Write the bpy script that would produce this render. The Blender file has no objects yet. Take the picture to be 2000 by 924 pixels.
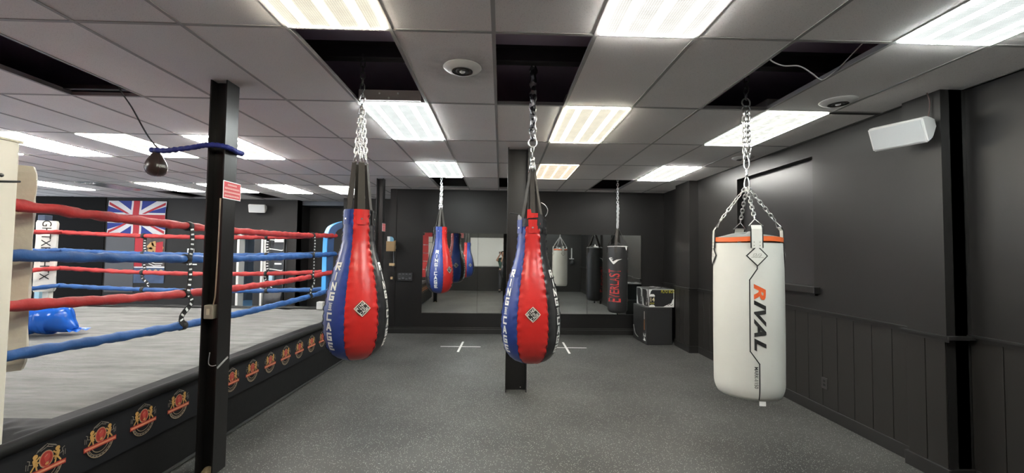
import bpy, bmesh, math, random
from mathutils import Vector, Matrix, noise as mnoise
random.seed(11)
PI = math.pi
SC = bpy.context.scene
COL = SC.collection

# ------------------------------------------------------------------ camera
FPX = 821.43
YAW, PITCH, ROLL = -0.0261, 0.0387, 0.0125
CAM_Z = 1.70
def camera_axes():
    cy, sy, cp, sp = math.cos(YAW), math.sin(YAW), math.cos(PITCH), math.sin(PITCH)
    f = Vector((-sy*cp, cy*cp, sp)); r = Vector((cy, sy, 0)); u = r.cross(f)
    cr, sr = math.cos(ROLL), math.sin(ROLL)
    return cr*r+sr*u, -sr*r+cr*u, f
_r, _u, _f = camera_axes()
cam_data = bpy.data.cameras.new('camera')
cam_data.sensor_fit = 'HORIZONTAL'; cam_data.sensor_width = 36.0
cam_data.lens = FPX/2000*36.0
cam_data.clip_start = 0.02; cam_data.clip_end = 60
cam = bpy.data.objects.new('camera', cam_data); COL.objects.link(cam)
M = Matrix((( _r.x, _u.x, -_f.x, 0), (_r.y, _u.y, -_f.y, 0), (_r.z, _u.z, -_f.z, CAM_Z), (0, 0, 0, 1)))
cam.matrix_world = M
SC.camera = cam

# ------------------------------------------------------------------ world, exposure, lamp strength
world = bpy.data.worlds.new('world'); SC.world = world; world.use_nodes = True
wb = world.node_tree.nodes['Background']
wb.inputs[0].default_value = (0.80, 0.88, 1.0, 1); wb.inputs[1].default_value = 2.4   # overcast daylight, let in by openings added in the unseen left wall
SC.view_settings.view_transform = 'Standard'; SC.view_settings.look = 'None'
SC.view_settings.gamma = 1.0; SC.view_settings.use_curve_mapping = False
SC.view_settings.exposure = 1.25
LAMP = 74.0           # radiance of a lit diffuser right under a tube
BETWEEN = 0.44        # radiance of a diffuser between its tubes
SC.cycles.max_bounces = 8; SC.cycles.diffuse_bounces = 5; SC.cycles.glossy_bounces = 4
SC.cycles.use_denoising = True
SC.cycles.sample_clamp_indirect = 6.0

# ------------------------------------------------------------------ helpers
def lin(h):
    h = h.lstrip('#'); c = [int(h[i:i+2], 16)/255 for i in (0, 2, 4)]
    return tuple((v/12.92 if v <= .04045 else ((v+.055)/1.055)**2.4) for v in c)

MATS = {}
def mat(name, color, rough=0.6, metal=0.0, spec=0.5, bump=None, var=None, coat=0.0, emit=None, alpha=None):
    """procedural principled material; bump=(scale,strength,detail), var=(scale,amount)"""
    if name in MATS: return MATS[name]
    m = bpy.data.materials.new(name); m.use_nodes = True
    nt = m.node_tree; b = nt.nodes['Principled BSDF']
    if isinstance(color, str): color = lin(color)
    b.inputs['Base Color'].default_value = (*color, 1)
    b.inputs['Roughness'].default_value = rough; b.inputs['Metallic'].default_value = metal
    b.inputs['Specular IOR Level'].default_value = spec
    b.inputs['Coat Weight'].default_value = coat
    tc = nt.nodes.new('ShaderNodeTexCoord')
    if var:
        n = nt.nodes.new('ShaderNodeTexNoise'); n.inputs['Scale'].default_value = var[0]; n.inputs['Detail'].default_value = 5
        nt.links.new(tc.outputs['Object'], n.inputs['Vector'])
        r = nt.nodes.new('ShaderNodeValToRGB')
        a = var[1]
        r.color_ramp.elements[0].position = .3; r.color_ramp.elements[1].position = .7
        r.color_ramp.elements[0].color = (*[max(0, c*(1-a)) for c in color], 1)
        r.color_ramp.elements[1].color = (*[min(1, c*(1+a)) for c in color], 1)
        nt.links.new(n.outputs['Fac'], r.inputs['Fac']); nt.links.new(r.outputs['Color'], b.inputs['Base Color'])
    if bump:
        n = nt.nodes.new('ShaderNodeTexNoise'); n.inputs['Scale'].default_value = bump[0]
        n.inputs['Detail'].default_value = bump[2] if len(bump) > 2 else 4
        nt.links.new(tc.outputs['Object'], n.inputs['Vector'])
        bp = nt.nodes.new('ShaderNodeBump'); bp.inputs['Strength'].default_value = bump[1]; bp.inputs['Distance'].default_value = 0.01
        nt.links.new(n.outputs['Fac'], bp.inputs['Height']); nt.links.new(bp.outputs['Normal'], b.inputs['Normal'])
    if emit:
        b.inputs['Emission Color'].default_value = (*emit[0], 1); b.inputs['Emission Strength'].default_value = emit[1]
    MATS[name] = m
    return m

class MB:
    """mesh builder: collects geometry, build() links ONE mesh object"""
    def __init__(s): s.v = []; s.f = []; s.m = []; s.sm = []
    def add(s, verts, faces, mi=0, smooth=False):
        o = len(s.v); s.v += [tuple(p) for p in verts]
        for f in faces: s.f.append(tuple(i+o for i in f)); s.m.append(mi); s.sm.append(smooth)
        return s
    def box(s, a, b, mi=0):
        x0, x1 = sorted((a[0], b[0])); y0, y1 = sorted((a[1], b[1])); z0, z1 = sorted((a[2], b[2]))
        v = [(x0,y0,z0),(x1,y0,z0),(x1,y1,z0),(x0,y1,z0),(x0,y0,z1),(x1,y0,z1),(x1,y1,z1),(x0,y1,z1)]
        return s.add(v, [(0,3,2,1),(4,5,6,7),(0,1,5,4),(1,2,6,5),(2,3,7,6),(3,0,4,7)], mi)
    def bbox(s, a, b, r=.01, mi=0):
        """chamfered box"""
        bm = bmesh.new(); 
        x0, x1 = sorted((a[0], b[0])); y0, y1 = sorted((a[1], b[1])); z0, z1 = sorted((a[2], b[2]))
        bmesh.ops.create_cube(bm, size=1)
        for v in bm.verts:
            v.co = Vector((x0+(v.co.x+.5)*(x1-x0), y0+(v.co.y+.5)*(y1-y0), z0+(v.co.z+.5)*(z1-z0)))
        bmesh.ops.bevel(bm, geom=bm.edges[:], offset=r, segments=2, affect='EDGES', profile=.5)
        bm.verts.index_update()
        s.add([v.co[:] for v in bm.verts], [[v.index for v in f.verts] for f in bm.faces], mi, False); bm.free()
        return s
    def tube(s, path, r, n=8, mi=0, closed=False, caps=True, smooth=True, flat=None):
        """tube along a path; r number or list; flat = (width, thickness) gives a ribbon with elliptical section"""
        P = [Vector(p) for p in path]; N = len(P)
        if N < 2: return s
        up = None; base = len(s.v); rings = []
        for i in range(N):
            if closed: t = (P[(i+1) % N]-P[i-1])
            else: t = P[min(i+1, N-1)]-P[max(i-1, 0)]
            if t.length < 1e-9: t = Vector((0,0,1))
            t.normalize()
            if up is None:
                up = Vector((0,0,1)) if abs(t.z) < .9 else Vector((1,0,0))
            a = t.cross(up)
            if a.length < 1e-6: a = t.cross(Vector((0,1,0)))
            a.normalize(); b = a.cross(t); b.normalize(); up = b
            ri = r[i] if isinstance(r, (list, tuple)) else r
            ring = []
            for k in range(n):
                an = 2*PI*k/n
                ring.append(P[i]+a*(math.cos(an)*ri)+b*(math.sin(an)*ri))
            rings.append(ring)
        v = [p for ring in rings for p in ring]; f = []
        for i in range(N if closed else N-1):
            j = (i+1) % N
            for k in range(n):
                f.append((i*n+k, i*n+(k+1) % n, j*n+(k+1) % n, j*n+k))
        if caps and not closed:
            f.append(tuple(range(n))[::-1]); f.append(tuple((N-1)*n+k for k in range(n)))
        return s.add(v, f, mi, smooth)
    def lathe(s, prof, n=32, mi=0, c=(0,0,0), smooth=True, a0=0, a1=2*PI, caps=False):
        full = abs(a1-a0-2*PI) < 1e-6; m = n if full else n+1
        v = []; f = []
        for (r, z) in prof:
            for k in range(m):
                a = a0+(a1-a0)*k/n
                v.append((c[0]+r*math.cos(a), c[1]+r*math.sin(a), c[2]+z))
        for i in range(len(prof)-1):
            for k in range(n):
                k2 = (k+1) % m if full else k+1
                f.append((i*m+k, i*m+k2, (i+1)*m+k2, (i+1)*m+k))
        return s.add(v, f, mi, smooth)
    def ribbon(s, path, width_dir, w, t, mi=0, smooth=False):
        """flat strap along path, width along width_dir (vector or list), thickness t"""
        P = [Vector(p) for p in path]; N = len(P); v = []; f = []
        for i in range(N):
            tg = (P[min(i+1, N-1)]-P[max(i-1, 0)]).normalized()
            wd = Vector(width_dir[i] if isinstance(width_dir, list) else width_dir)
            wd = (wd-tg*wd.dot(tg)).normalized(); nn = tg.cross(wd).normalized()
            ww = w[i] if isinstance(w, list) else w
            for (a, b) in ((-1,-1),(1,-1),(1,1),(-1,1)): v.append(P[i]+wd*(a*ww/2)+nn*(b*t/2))
        for i in range(N-1):
            for k in range(4): f.append((i*4+k, i*4+(k+1) % 4, (i+1)*4+(k+1) % 4, (i+1)*4+k))
        f.append((3,2,1,0)); f.append(tuple((N-1)*4+k for k in range(4)))
        return s.add(v, f, mi, smooth)
    def poly(s, pts, fn, mi=0, thick=0, sub=0):
        """2D polygon mapped by fn(u,v,w)->xyz, optionally extruded by thick along w"""
        bm = bmesh.new(); vs = [bm.verts.new((p[0], p[1], 0)) for p in pts]
        try: bm.faces.new(vs)
        except ValueError: bm.free(); return s
        if sub:
            bmesh.ops.triangulate(bm, faces=bm.faces[:])
            for _ in range(sub):
                bmesh.ops.subdivide_edges(bm, edges=bm.edges[:], cuts=1, use_grid_fill=True)
        bm.normal_update()
        if bm.faces and bm.faces[:][0].normal.z < 0: bmesh.ops.reverse_faces(bm, faces=bm.faces[:])
        if thick:
            r = bmesh.ops.extrude_face_region(bm, geom=bm.faces[:])
            for g in r['geom']:
                if isinstance(g, bmesh.types.BMVert): g.co.z += thick
        bm.verts.index_update()
        s.add([fn(v.co.x, v.co.y, v.co.z) for v in bm.verts], [[v.index for v in f.verts] for f in bm.faces], mi)
        bm.free(); return s
    def text(s, txt, fn, size=1.0, mi=0, bold=0.0, sx=1.0, shear=0.0, align='CENTER', sub=1, rot=0.0, warp=None, off=(0,0)):
        V, F = text_geo(txt, bold, align, shear)
        bm = bmesh.new(); vs = []
        for (x, y) in V:
            x, y = x*size*sx, y*size
            if warp: x, y = warp(x, y)
            c, sn = math.cos(rot), math.sin(rot)
            vs.append(bm.verts.new((x*c-y*sn+off[0], x*sn+y*c+off[1], 0)))
        for f in F:
            try: bm.faces.new([vs[i] for i in f])
            except ValueError: pass
        if sub:
            bmesh.ops.triangulate(bm, faces=bm.faces[:])
            for _ in range(sub): bmesh.ops.subdivide_edges(bm, edges=bm.edges[:], cuts=1)
        bm.verts.index_update()
        s.add([fn(v.co.x, v.co.y, 0) for v in bm.verts], [[v.index for v in f.verts] for f in bm.faces], mi)
        bm.free(); return s
    def strokes(s, lines, fn, th, mi=0, seg=3):
        """polylines in 2D drawn as quads of width th"""
        for L in lines:
            for (a, b) in zip(L[:-1], L[1:]):
                a = Vector(a); b = Vector(b); d = (b-a)
                if d.length < 1e-9: continue
                d.normalize(); n = Vector((-d.y, d.x))*th/2
                a2 = a-d*th/2; b2 = b+d*th/2; v = []; f = []
                for i in range(seg+1):
                    p = a2.lerp(b2, i/seg)
                    v.append(fn(p.x-n.x, p.y-n.y, 0)); v.append(fn(p.x+n.x, p.y+n.y, 0))
                for i in range(seg): f.append((2*i, 2*i+2, 2*i+3, 2*i+1))
                s.add(v, f, mi)
        return s
    def grid(s, nu, nv, fn, mi=0, smooth=True, wrap=False):
        v = [fn(i/nu, j/nv) for j in range(nv+1) for i in range(nu+1)]; w = nu+1
        return s.add(v, [(j*w+i, j*w+i+1, (j+1)*w+i+1, (j+1)*w+i) for j in range(nv) for i in range(nu)], mi, smooth)
    def mesh(s, name, mats):
        me = bpy.data.meshes.new(name); me.from_pydata(s.v, [], s.f)
        mats = mats if isinstance(mats, (list, tuple)) else [mats]
        for m in mats: me.materials.append(m)
        me.polygons.foreach_set('material_index', s.m)
        me.polygons.foreach_set('use_smooth', s.sm)
        me.update(); return me
    def build(s, name, mats, parent=None, loc=None):
        o = bpy.data.objects.new(name, s.mesh(name, mats)); COL.objects.link(o)
        if parent: o.parent = parent
        if loc: o.location = loc
        return o

_TXT = {}
def text_geo(txt, bold, align, shear):
    k = (txt, bold, align, shear)
    if k in _TXT: return _TXT[k]
    c = bpy.data.curves.new('lettering', 'FONT'); c.body = txt; c.align_x = align; c.align_y = 'CENTER'
    c.offset = bold; c.shear = shear; c.resolution_u = 3; c.fill_mode = 'FRONT'
    o = bpy.data.objects.new('lettering_temp', c); me = bpy.data.meshes.new_from_object(o)
    V = [(v.co.x, v.co.y) for v in me.vertices]; F = [tuple(p.vertices) for p in me.polygons]
    bpy.data.objects.remove(o); bpy.data.curves.remove(c); bpy.data.meshes.remove(me)
    _TXT[k] = (V, F); return _TXT[k]

def tag(o, label, cat=None, group=None, kind=None):
    o['label'] = label
    if cat: o['category'] = cat
    if group: o['group'] = group
    if kind: o['kind'] = kind
    return o
def thing(name, label, cat, loc=(0,0,0), rz=0.0, group=None):
    o = bpy.data.objects.new(name, None); COL.objects.link(o); o.empty_display_size = .1
    o.location = loc; o.rotation_euler = (0, 0, rz)
    return tag(o, label, cat, group)
def struct(o, label, cat='structure'):
    o['kind'] = 'structure'; o['label'] = label; o['category'] = cat; return o
def copy_parts(src, dst):
    for ch in list(src.children):
        c = ch.copy(); COL.objects.link(c); c.parent = dst
        for g in list(ch.children):
            d = g.copy(); COL.objects.link(d); d.parent = c
def flat_xz(x, y, z, sgn=1):          # wall facing -Y: u -> +X, v -> +Z
    return lambda u, v, w: (x+u, y-w, z+v)
def flat_yz(x, y, z):                 # wall facing +X seen from +X: u -> +Y, v -> +Z
    return lambda u, v, w: (x+w, y+u, z+v)
def rnd(a, b): return random.uniform(a, b)
def nz(x, y=0, z=0): return mnoise.noise(Vector((x, y, z)))

# ------------------------------------------------------------------ materials of the building
def wall_paint(name, col, rough):
    return mat(name, col, rough, spec=.62, bump=(9, .06, 6), var=(1.7, .10))
M_WALL = wall_paint('black_wall_paint', (.0125, .0115, .0108), .40)
M_TRIM = mat('black_trim_paint', (.016, .015, .0145), .36, spec=.55)
M_PLANK = mat('black_wainscot_paint', (.0170, .0152, .0135), .42, spec=.5, bump=(30, .05))
M_STEEL_BLACK = mat('black_column_paint', (.0085, .0078, .0078), .33, spec=.5, bump=(40, .04))
M_CHROME = mat('zinc_steel', (.72, .72, .72), .28, metal=1.0)
M_DARKSTEEL = mat('dark_steel', (.12, .12, .12), .4, metal=.9)
M_WEB = mat('black_webbing', (.040, .036, .031), .8, bump=(350, .3))
M_BLACKPLASTIC = mat('black_plastic', (.018, .018, .018), .45)
M_WHITE = mat('white_plastic', (.72, .72, .71), .4)
M_PRINT_WHITE = mat('white_print', (.80, .80, .78), .55)
M_BLACK = mat('black_print', (.012, .012, .012), .6)
M_GRID = mat('ceiling_grid_paint', (.34, .33, .32), .5)

def floor_material():
    m = bpy.data.materials.new('flecked_rubber_floor'); m.use_nodes = True
    nt = m.node_tree; b = nt.nodes['Principled BSDF']; N = nt.nodes.new; L = nt.links.new
    tc = N('ShaderNodeTexCoord')
    v = N('ShaderNodeTexVoronoi'); v.inputs['Scale'].default_value = 120; L(tc.outputs['Object'], v.inputs['Vector'])
    ss = N('ShaderNodeSeparateColor'); L(v.outputs['Color'], ss.inputs['Color'])
    fl = N('ShaderNodeMath'); fl.operation = 'GREATER_THAN'; fl.inputs[1].default_value = .80; L(ss.outputs[0], fl.inputs[0])
    dd = N('ShaderNodeMath'); dd.operation = 'LESS_THAN'; dd.inputs[1].default_value = .33; L(v.outputs['Distance'], dd.inputs[0])
    mu = N('ShaderNodeMath'); mu.operation = 'MULTIPLY'; L(fl.outputs[0], mu.inputs[0]); L(dd.outputs[0], mu.inputs[1])
    n = N('ShaderNodeTexNoise'); n.inputs['Scale'].default_value = 1.1; n.inputs['Detail'].default_value = 7; L(tc.outputs['Object'], n.inputs['Vector'])
    r = N('ShaderNodeValToRGB'); L(n.outputs['Fac'], r.inputs['Fac'])
    r.color_ramp.elements[0].position = .3; r.color_ramp.elements[1].position = .72
    r.color_ramp.elements[0].color = (.032, .032, .030, 1); r.color_ramp.elements[1].color = (.074, .074, .070, 1)
    mx = N('ShaderNodeMix'); mx.data_type = 'RGBA'; L(mu.outputs[0], mx.inputs['Factor'])
    L(r.outputs['Color'], mx.inputs['A']); mx.inputs['B'].default_value = (.42, .42, .40, 1)
    L(mx.outputs['Result'], b.inputs['Base Color'])
    b.inputs['Roughness'].default_value = .55; b.inputs['Specular IOR Level'].default_value = .45
    n2 = N('ShaderNodeTexNoise'); n2.inputs['Scale'].default_value = 260; L(tc.outputs['Object'], n2.inputs['Vector'])
    bp = N('ShaderNodeBump'); bp.inputs['Strength'].default_value = .35; bp.inputs['Distance'].default_value = .004
    L(n2.outputs['Fac'], bp.inputs['Height']); L(bp.outputs['Normal'], b.inputs['Normal'])
    return m
M_FLOOR = floor_material()

def tile_material():
    m = bpy.data.materials.new('mineral_fibre_tile'); m.use_nodes = True
    nt = m.node_tree; b = nt.nodes['Principled BSDF']; N = nt.nodes.new; L = nt.links.new
    geo = N('ShaderNodeNewGeometry'); oi = N('ShaderNodeObjectInfo')
    n = N('ShaderNodeTexNoise'); n.inputs['Scale'].default_value = 1.3; n.inputs['Detail'].default_value = 6; L(geo.outputs['Position'], n.inputs['Vector'])
    r = N('ShaderNodeValToRGB'); L(n.outputs['Fac'], r.inputs['Fac'])
    r.color_ramp.elements[0].position = .3; r.color_ramp.elements[1].position = .75
    r.color_ramp.elements[0].color = (.84, .81, .79, 1); r.color_ramp.elements[1].color = (.90, .88, .86, 1)
    v = N('ShaderNodeTexNoise'); v.inputs['Scale'].default_value = 170; v.inputs['Detail'].default_value = 2; L(geo.outputs['Position'], v.inputs['Vector'])
    r2 = N('ShaderNodeValToRGB'); L(v.outputs['Fac'], r2.inputs['Fac'])
    r2.color_ramp.elements[0].position = .30; r2.color_ramp.elements[1].position = .42
    r2.color_ramp.elements[0].color = (.72, .72, .72, 1); r2.color_ramp.elements[1].color = (1, 1, 1, 1)
    mx = N('ShaderNodeMix'); mx.data_type = 'RGBA'; mx.blend_type = 'MULTIPLY'; mx.inputs['Factor'].default_value = .8
    L(r.outputs['Color'], mx.inputs['A']); L(r2.outputs['Color'], mx.inputs['B'])
    rr = N('ShaderNodeMapRange'); rr.inputs['To Min'].default_value = .93; rr.inputs['To Max'].default_value = 1.04; L(oi.outputs['Random'], rr.inputs['Value'])
    vm = N('ShaderNodeVectorMath'); vm.operation = 'SCALE'; L(mx.outputs['Result'], vm.inputs[0]); L(rr.outputs['Result'], vm.inputs['Scale'])
    # dust smudged around the round vent between the front openings
    ds = N('ShaderNodeVectorMath'); ds.operation = 'DISTANCE'; L(geo.outputs['Position'], ds.inputs[0]); ds.inputs[1].default_value = (-.29, 2.97, 3.013)
    mr = N('ShaderNodeMapRange'); mr.inputs['From Min'].default_value = .13; mr.inputs['From Max'].default_value = .33; mr.inputs['To Min'].default_value = .55; mr.inputs['To Max'].default_value = 0.0; L(ds.outputs['Value'], mr.inputs['Value'])
    nd = N('ShaderNodeTexNoise'); nd.inputs['Scale'].default_value = 14; nd.inputs['Detail'].default_value = 6; L(geo.outputs['Position'], nd.inputs['Vector'])
    sm = N('ShaderNodeMath'); sm.operation = 'MULTIPLY'; L(mr.outputs['Result'], sm.inputs[0]); L(nd.outputs['Fac'], sm.inputs[1])
    iv = N('ShaderNodeMath'); iv.operation = 'SUBTRACT'; iv.inputs[0].default_value = 1.0; L(sm.outputs[0], iv.inputs[1])
    vm2 = N('ShaderNodeVectorMath'); vm2.operation = 'SCALE'; L(vm.outputs['Vector'], vm2.inputs[0]); L(iv.outputs[0], vm2.inputs['Scale'])
    L(vm2.outputs['Vector'], b.inputs['Base Color'])
    b.inputs['Roughness'].default_value = .9; b.inputs['Specular IOR Level'].default_value = .2
    bp = N('ShaderNodeBump'); bp.inputs['Strength'].default_value = .25; bp.inputs['Distance'].default_value = .003
    L(v.outputs['Fac'], bp.inputs['Height']); L(bp.outputs['Normal'], b.inputs['Normal'])
    return m
M_TILE = tile_material()

def lens_material(name, tint, between, strength, mottle=.6):
    """lit prismatic diffuser: hot along the three tubes above it, dimmer prism grid between them"""
    m = bpy.data.materials.new(name); m.use_nodes = True
    nt = m.node_tree; b = nt.nodes['Principled BSDF']; N = nt.nodes.new; L = nt.links.new
    tc = N('ShaderNodeTexCoord'); sp = N('ShaderNodeSeparateXYZ'); L(tc.outputs['Object'], sp.inputs[0])
    def math1(op, a, bv=None):
        n = N('ShaderNodeMath'); n.operation = op
        for i, x in enumerate((a, bv)):
            if x is None: continue
            if isinstance(x, (int, float)): n.inputs[i].default_value = x
            else: L(x, n.inputs[i])
        return n.outputs[0]
    tot = None
    for cx in (-.165, 0.0, .165):
        d = math1('ABSOLUTE', math1('SUBTRACT', sp.outputs['X'], cx))
        g = math1('SUBTRACT', 1.0, math1('DIVIDE', d, .030)); g = math1('MAXIMUM', g, 0.0); g = math1('POWER', g, 1.3)
        tot = g if tot is None else math1('MAXIMUM', tot, g)
    rib = math1('ABSOLUTE', math1('SINE', math1('MULTIPLY', sp.outputs['X'], PI/.0135)))
    rib2 = math1('ABSOLUTE', math1('SINE', math1('MULTIPLY', sp.outputs['Y'], PI/.0135)))
    pr = math1('POWER', math1('MULTIPLY', rib, rib2), .4)
    pr = math1('ADD', math1('MULTIPLY', pr, .85), .28)
    nse = N('ShaderNodeTexNoise'); nse.inputs['Scale'].default_value = 9 if mottle < 1 else 16; nse.inputs['Distortion'].default_value = 0 if mottle < 1 else 1.5; nse.inputs['Detail'].default_value = 4; L(tc.outputs['Object'], nse.inputs['Vector'])
    vv = math1('ADD', 1-mottle/2, math1('MULTIPLY', nse.outputs['Fac'], mottle))
    st = math1('ADD', math1('MULTIPLY', math1('MULTIPLY', pr, vv), between), math1('MULTIPLY', math1('MULTIPLY', tot, pr), strength))
    b.inputs['Base Color'].default_value = (.5, .5, .48, 1); b.inputs['Roughness'].default_value = .3
    b.inputs['Emission Color'].default_value = (*tint, 1); L(st, b.inputs['Emission Strength'])
    return m
M_LENS = {
    'cool': lens_material('lit_diffuser_cool', (.93, 1.0, .98), BETWEEN, LAMP),
    'white': lens_material('lit_diffuser_white', (1.0, .98, .92), BETWEEN*1.1, LAMP),
    'warm': lens_material('lit_diffuser_warm', (1.0, .93, .74), BETWEEN, LAMP*.85),
    'amber': lens_material('lit_diffuser_amber', (1.0, .84, .62), BETWEEN*1.05, LAMP*.010, 1.6),
    'dim': lens_material('lit_diffuser_dim', (.96, .98, .90), BETWEEN*1.15, LAMP*.012, 1.5),
}
EDGE = {k: mat('lit_edge_'+k, (.5, .5, .5), .4, emit=(c, LAMP*s)) for k, c, s in (('cool', (.95, 1, .98), .56), ('white', (1, .98, .93), .56), ('warm', (1, .94, .78), .5), ('amber', (1, .84, .62), .05), ('dim', (.96, .98, .9), .08))}
M_LENS_OFF = mat('unlit_diffuser', (.42, .44, .44), .15, spec=.8, bump=(25, .5))
# ================================================================== THE ROOM
CEIL = 3.013
XR = 3.47           # right wall face
YB = 8.88           # mirror wall face
YR = -1.0           # wall behind the camera
YF = 11.15          # far wall beyond the ring
XL = -13.6
GX0, GY0, GW, GL = -0.0603, 2.461, 0.6096, 1.2192     # ceiling grid origin and module (2 ft x 4 ft)

struct(MB().box((XL-.2, YR-.2, -.12), (XR+.5, 14.4, 0)).build('floor', M_FLOOR), 'black rubber gym floor with pale grey flecks', 'floor')

# --- right wall with a shallow boarded-up window recess and two pilasters
b = MB()
RZ0, RZ1, RY0, RY1 = 1.34, 2.82, 4.58, 6.08
b.box((XR, 3.14, 0), (XR+.35, YB+.2, RZ0)); b.box((XR, 3.14, RZ1), (XR+.35, YB+.2, 3.7))
b.box((XR, 3.14, RZ0), (XR+.35, RY0, RZ1)); b.box((XR, RY1, RZ0), (XR+.35, YB+.2, RZ1))
b.box((XR+.11, RY0, RZ0), (XR+.35, RY1, RZ1))
b.box((3.60, YR-.2, 0), (XR+.35, 3.14, 3.7))
b.box((3.40, 3.14, 0), (XR+.1, 3.45, 3.7)); b.box((3.31, 7.30, 0), (XR+.1, 7.88, 3.7))
wall_right = struct(b.build('wall_right', M_WALL), 'black painted right wall with window recess and pilasters', 'wall')
def planks(parent, x, y0, y1, w=.203, z0=.10, z1=1.085, t=.012):
    n = max(1, round((y1-y0)/w)); w = (y1-y0)/n; me = None
    for i in range(n):
        if me is None:
            me = MB().bbox((-t, .0025, z0), (0, w-.0025, z1), .003).mesh('plank', M_PLANK)
        o = bpy.data.objects.new('plank', me); COL.objects.link(o); o.parent = parent; o.location = (x, y0+i*w, 0)
planks(wall_right, XR, 3.45, 7.30); planks(wall_right, XR, 7.88, YB); planks(wall_right, 3.60, YR, 3.14)
planks(wall_right, 3.40, 3.14, 3.45, .155); planks(wall_right, 3.31, 7.30, 7.88)
def rail(bb, x, y0, y1, z=1.085, d=.042):
    bb.box((x-d, y0, z+.018), (x+.01, y1, z+.034)); bb.box((x-d*.55, y0, z-.012), (x+.01, y1, z+.018))
b = MB()
for (x, y0, y1) in ((XR, 3.45, 7.30), (XR, 7.88, YB), (3.60, YR, 3.14)): rail(b, x, y0, y1)
struct(b.build('trim_1', M_TRIM), 'black chair rail running along the right wall', 'trim')
b = MB(); rail(b, 3.40, 3.10, 3.49, 1.075); b.box((3.36, 3.085, 1.085), (3.62, 3.14, 1.11))
struct(b.build('trim_2', M_TRIM), 'black chair rail around the near right pilaster', 'trim')
b = MB(); rail(b, 3.31, 7.26, 7.90, 1.085); b.box((3.268, 7.25, 1.103), (XR, 7.30, 1.119))
struct(b.build('trim_3', M_TRIM), 'black chair rail around the far right pilaster', 'trim')
b = MB()
for (x, y0, y1) in ((XR, 3.45, 7.30), (XR, 7.88, YB), (3.60, YR, 3.14), (3.40, 3.12, 3.47), (3.31, 7.28, 7.90)):
    b.bbox((x-.026, y0, 0), (x+.01, y1, .115), .004)
b.box((3.30, 7.275, 0), (XR, 7.30, .115)); b.box((3.39, 3.115, 0), (3.60, 3.14, .115))
struct(b.build('baseboard_right', M_TRIM), 'black baseboard along the right wall', 'baseboard')
b = MB(); b.bbox((XR-.07, RY0-.09, RZ0-.045), (XR+.12, RY1+.06, RZ0+.028), .006); b.box((XR-.03, RY0-.05, RZ0-.07), (XR+.01, RY1+.02, RZ0-.045))
struct(b.build('window_sill', M_TRIM), 'black window sill under the boarded window recess', 'window sill')
struct(MB().box((XR+.095, RY0, RZ0+.02), (XR+.115, RY1, RZ1)).build('window_1', mat('black_board', (.034, .033, .034), .33, bump=(6, .05))), 'boarded-up window painted black in the right wall', 'window')

# --- mirror wall, far walls, left wall, wall behind the camera
b = MB(); b.box((-2.33, YB, 0), (XR+.2, YB+.25, 3.7)); b.box((-2.33, YB-.012, 0), (-2.20, YB, 3.01))
wall_back = struct(b.build('wall_back', mat('black_mirror_wall_paint', (.0125, .0117, .0117), .42, spec=.34, bump=(9, .06), var=(1.7, .1))), 'black wall that carries the mirror', 'wall')
b = MB(); b.bbox((-2.345, YB-.03, 0), (3.31, YB, .095), .004); b.bbox((-2.345, YB-.018, .095), (3.31, YB, .13), .004)
struct(b.build('baseboard_back', M_TRIM), 'black baseboard under the mirror', 'baseboard')
b = MB()                                           # far wall with a doorway, X from XL to -5.32
DX0, DX1, DZ = -6.83, -5.60, 2.08
b.box((-10.25, YF, 0), (DX0, YF+.2, 3.7)); b.box((DX0, YF, DZ), (DX1, YF+.2, 3.7)); b.box((DX1, YF, 0), (-5.32, YF+.2, 3.7))
b.box((-5.35, YF, 0), (-5.32, 11.85, 3.7)); b.box((-5.35, 11.80, 0), (-3.9, 12.0, 3.7)); b.box((-3.95, 10.60, 0), (-2.1, 11.9, 3.7))
M_WALL_FAR = mat('charcoal_wall_paint', (.021, .020, .0195), .6, spec=.25, bump=(9, .06), var=(1.5, .1))
struct(b.build('wall_far', M_WALL_FAR), 'charcoal far wall beyond the boxing ring', 'wall')
struct(MB().box((XL-.2, YF-.02, 0), (-10.25, YF+.2, 3.7)).build('wall_far_left', mat('matte_black_wall', (.005, .0045, .004), .8, spec=.15)), 'matte black section of the far wall left of the flag', 'wall')
struct(MB().box((-2.33, YB+.25, 0), (-2.1, 11.0, 3.7)).build('wall_side', M_WALL), 'black side wall behind the mirror wall', 'wall')
# unseen left wall; openings between its piers are added so daylight lifts the ceiling
b = MB(); b.box((XL-.2, YR-.2, 0), (XL, 14.4, .5)); b.box((XL-.2, YR-.2, 2.75), (XL, 14.4, 3.7))
for y in (YR-.2, 2.0, 5.0, 8.0, 11.0): b.box((XL-.2, y, .5), (XL, y+.35, 2.75))
struct(b.build('wall_left', M_WALL), 'unseen black wall far to the left with openings added for daylight', 'wall')
b = MB(); b.box((XL-.2, YR-.25, 0), (XR+.35, YR, 3.7))
wall_rear = struct(b.build('wall_rear', M_WALL), 'black wall facing the mirror', 'wall')

# --- little room behind the doorway
M_ALC = mat('grey_blue_wall', (.10, .12, .15), .6)
b = MB(); b.box((-8.6, 14.2, 0), (-3.6, 14.4, 3.1)); b.box((-8.6, YF+.2, 0), (-8.4, 14.3, 3.1)); b.box((-3.8, 12.0, 0), (-3.6, 14.3, 3.1)); b.box((-8.6, YF+.2, 2.9), (-3.6, 14.4, 3.1))
struct(b.build('wall_backroom', M_ALC), 'grey-blue walls of the small room seen through the doorway', 'wall')

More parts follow.
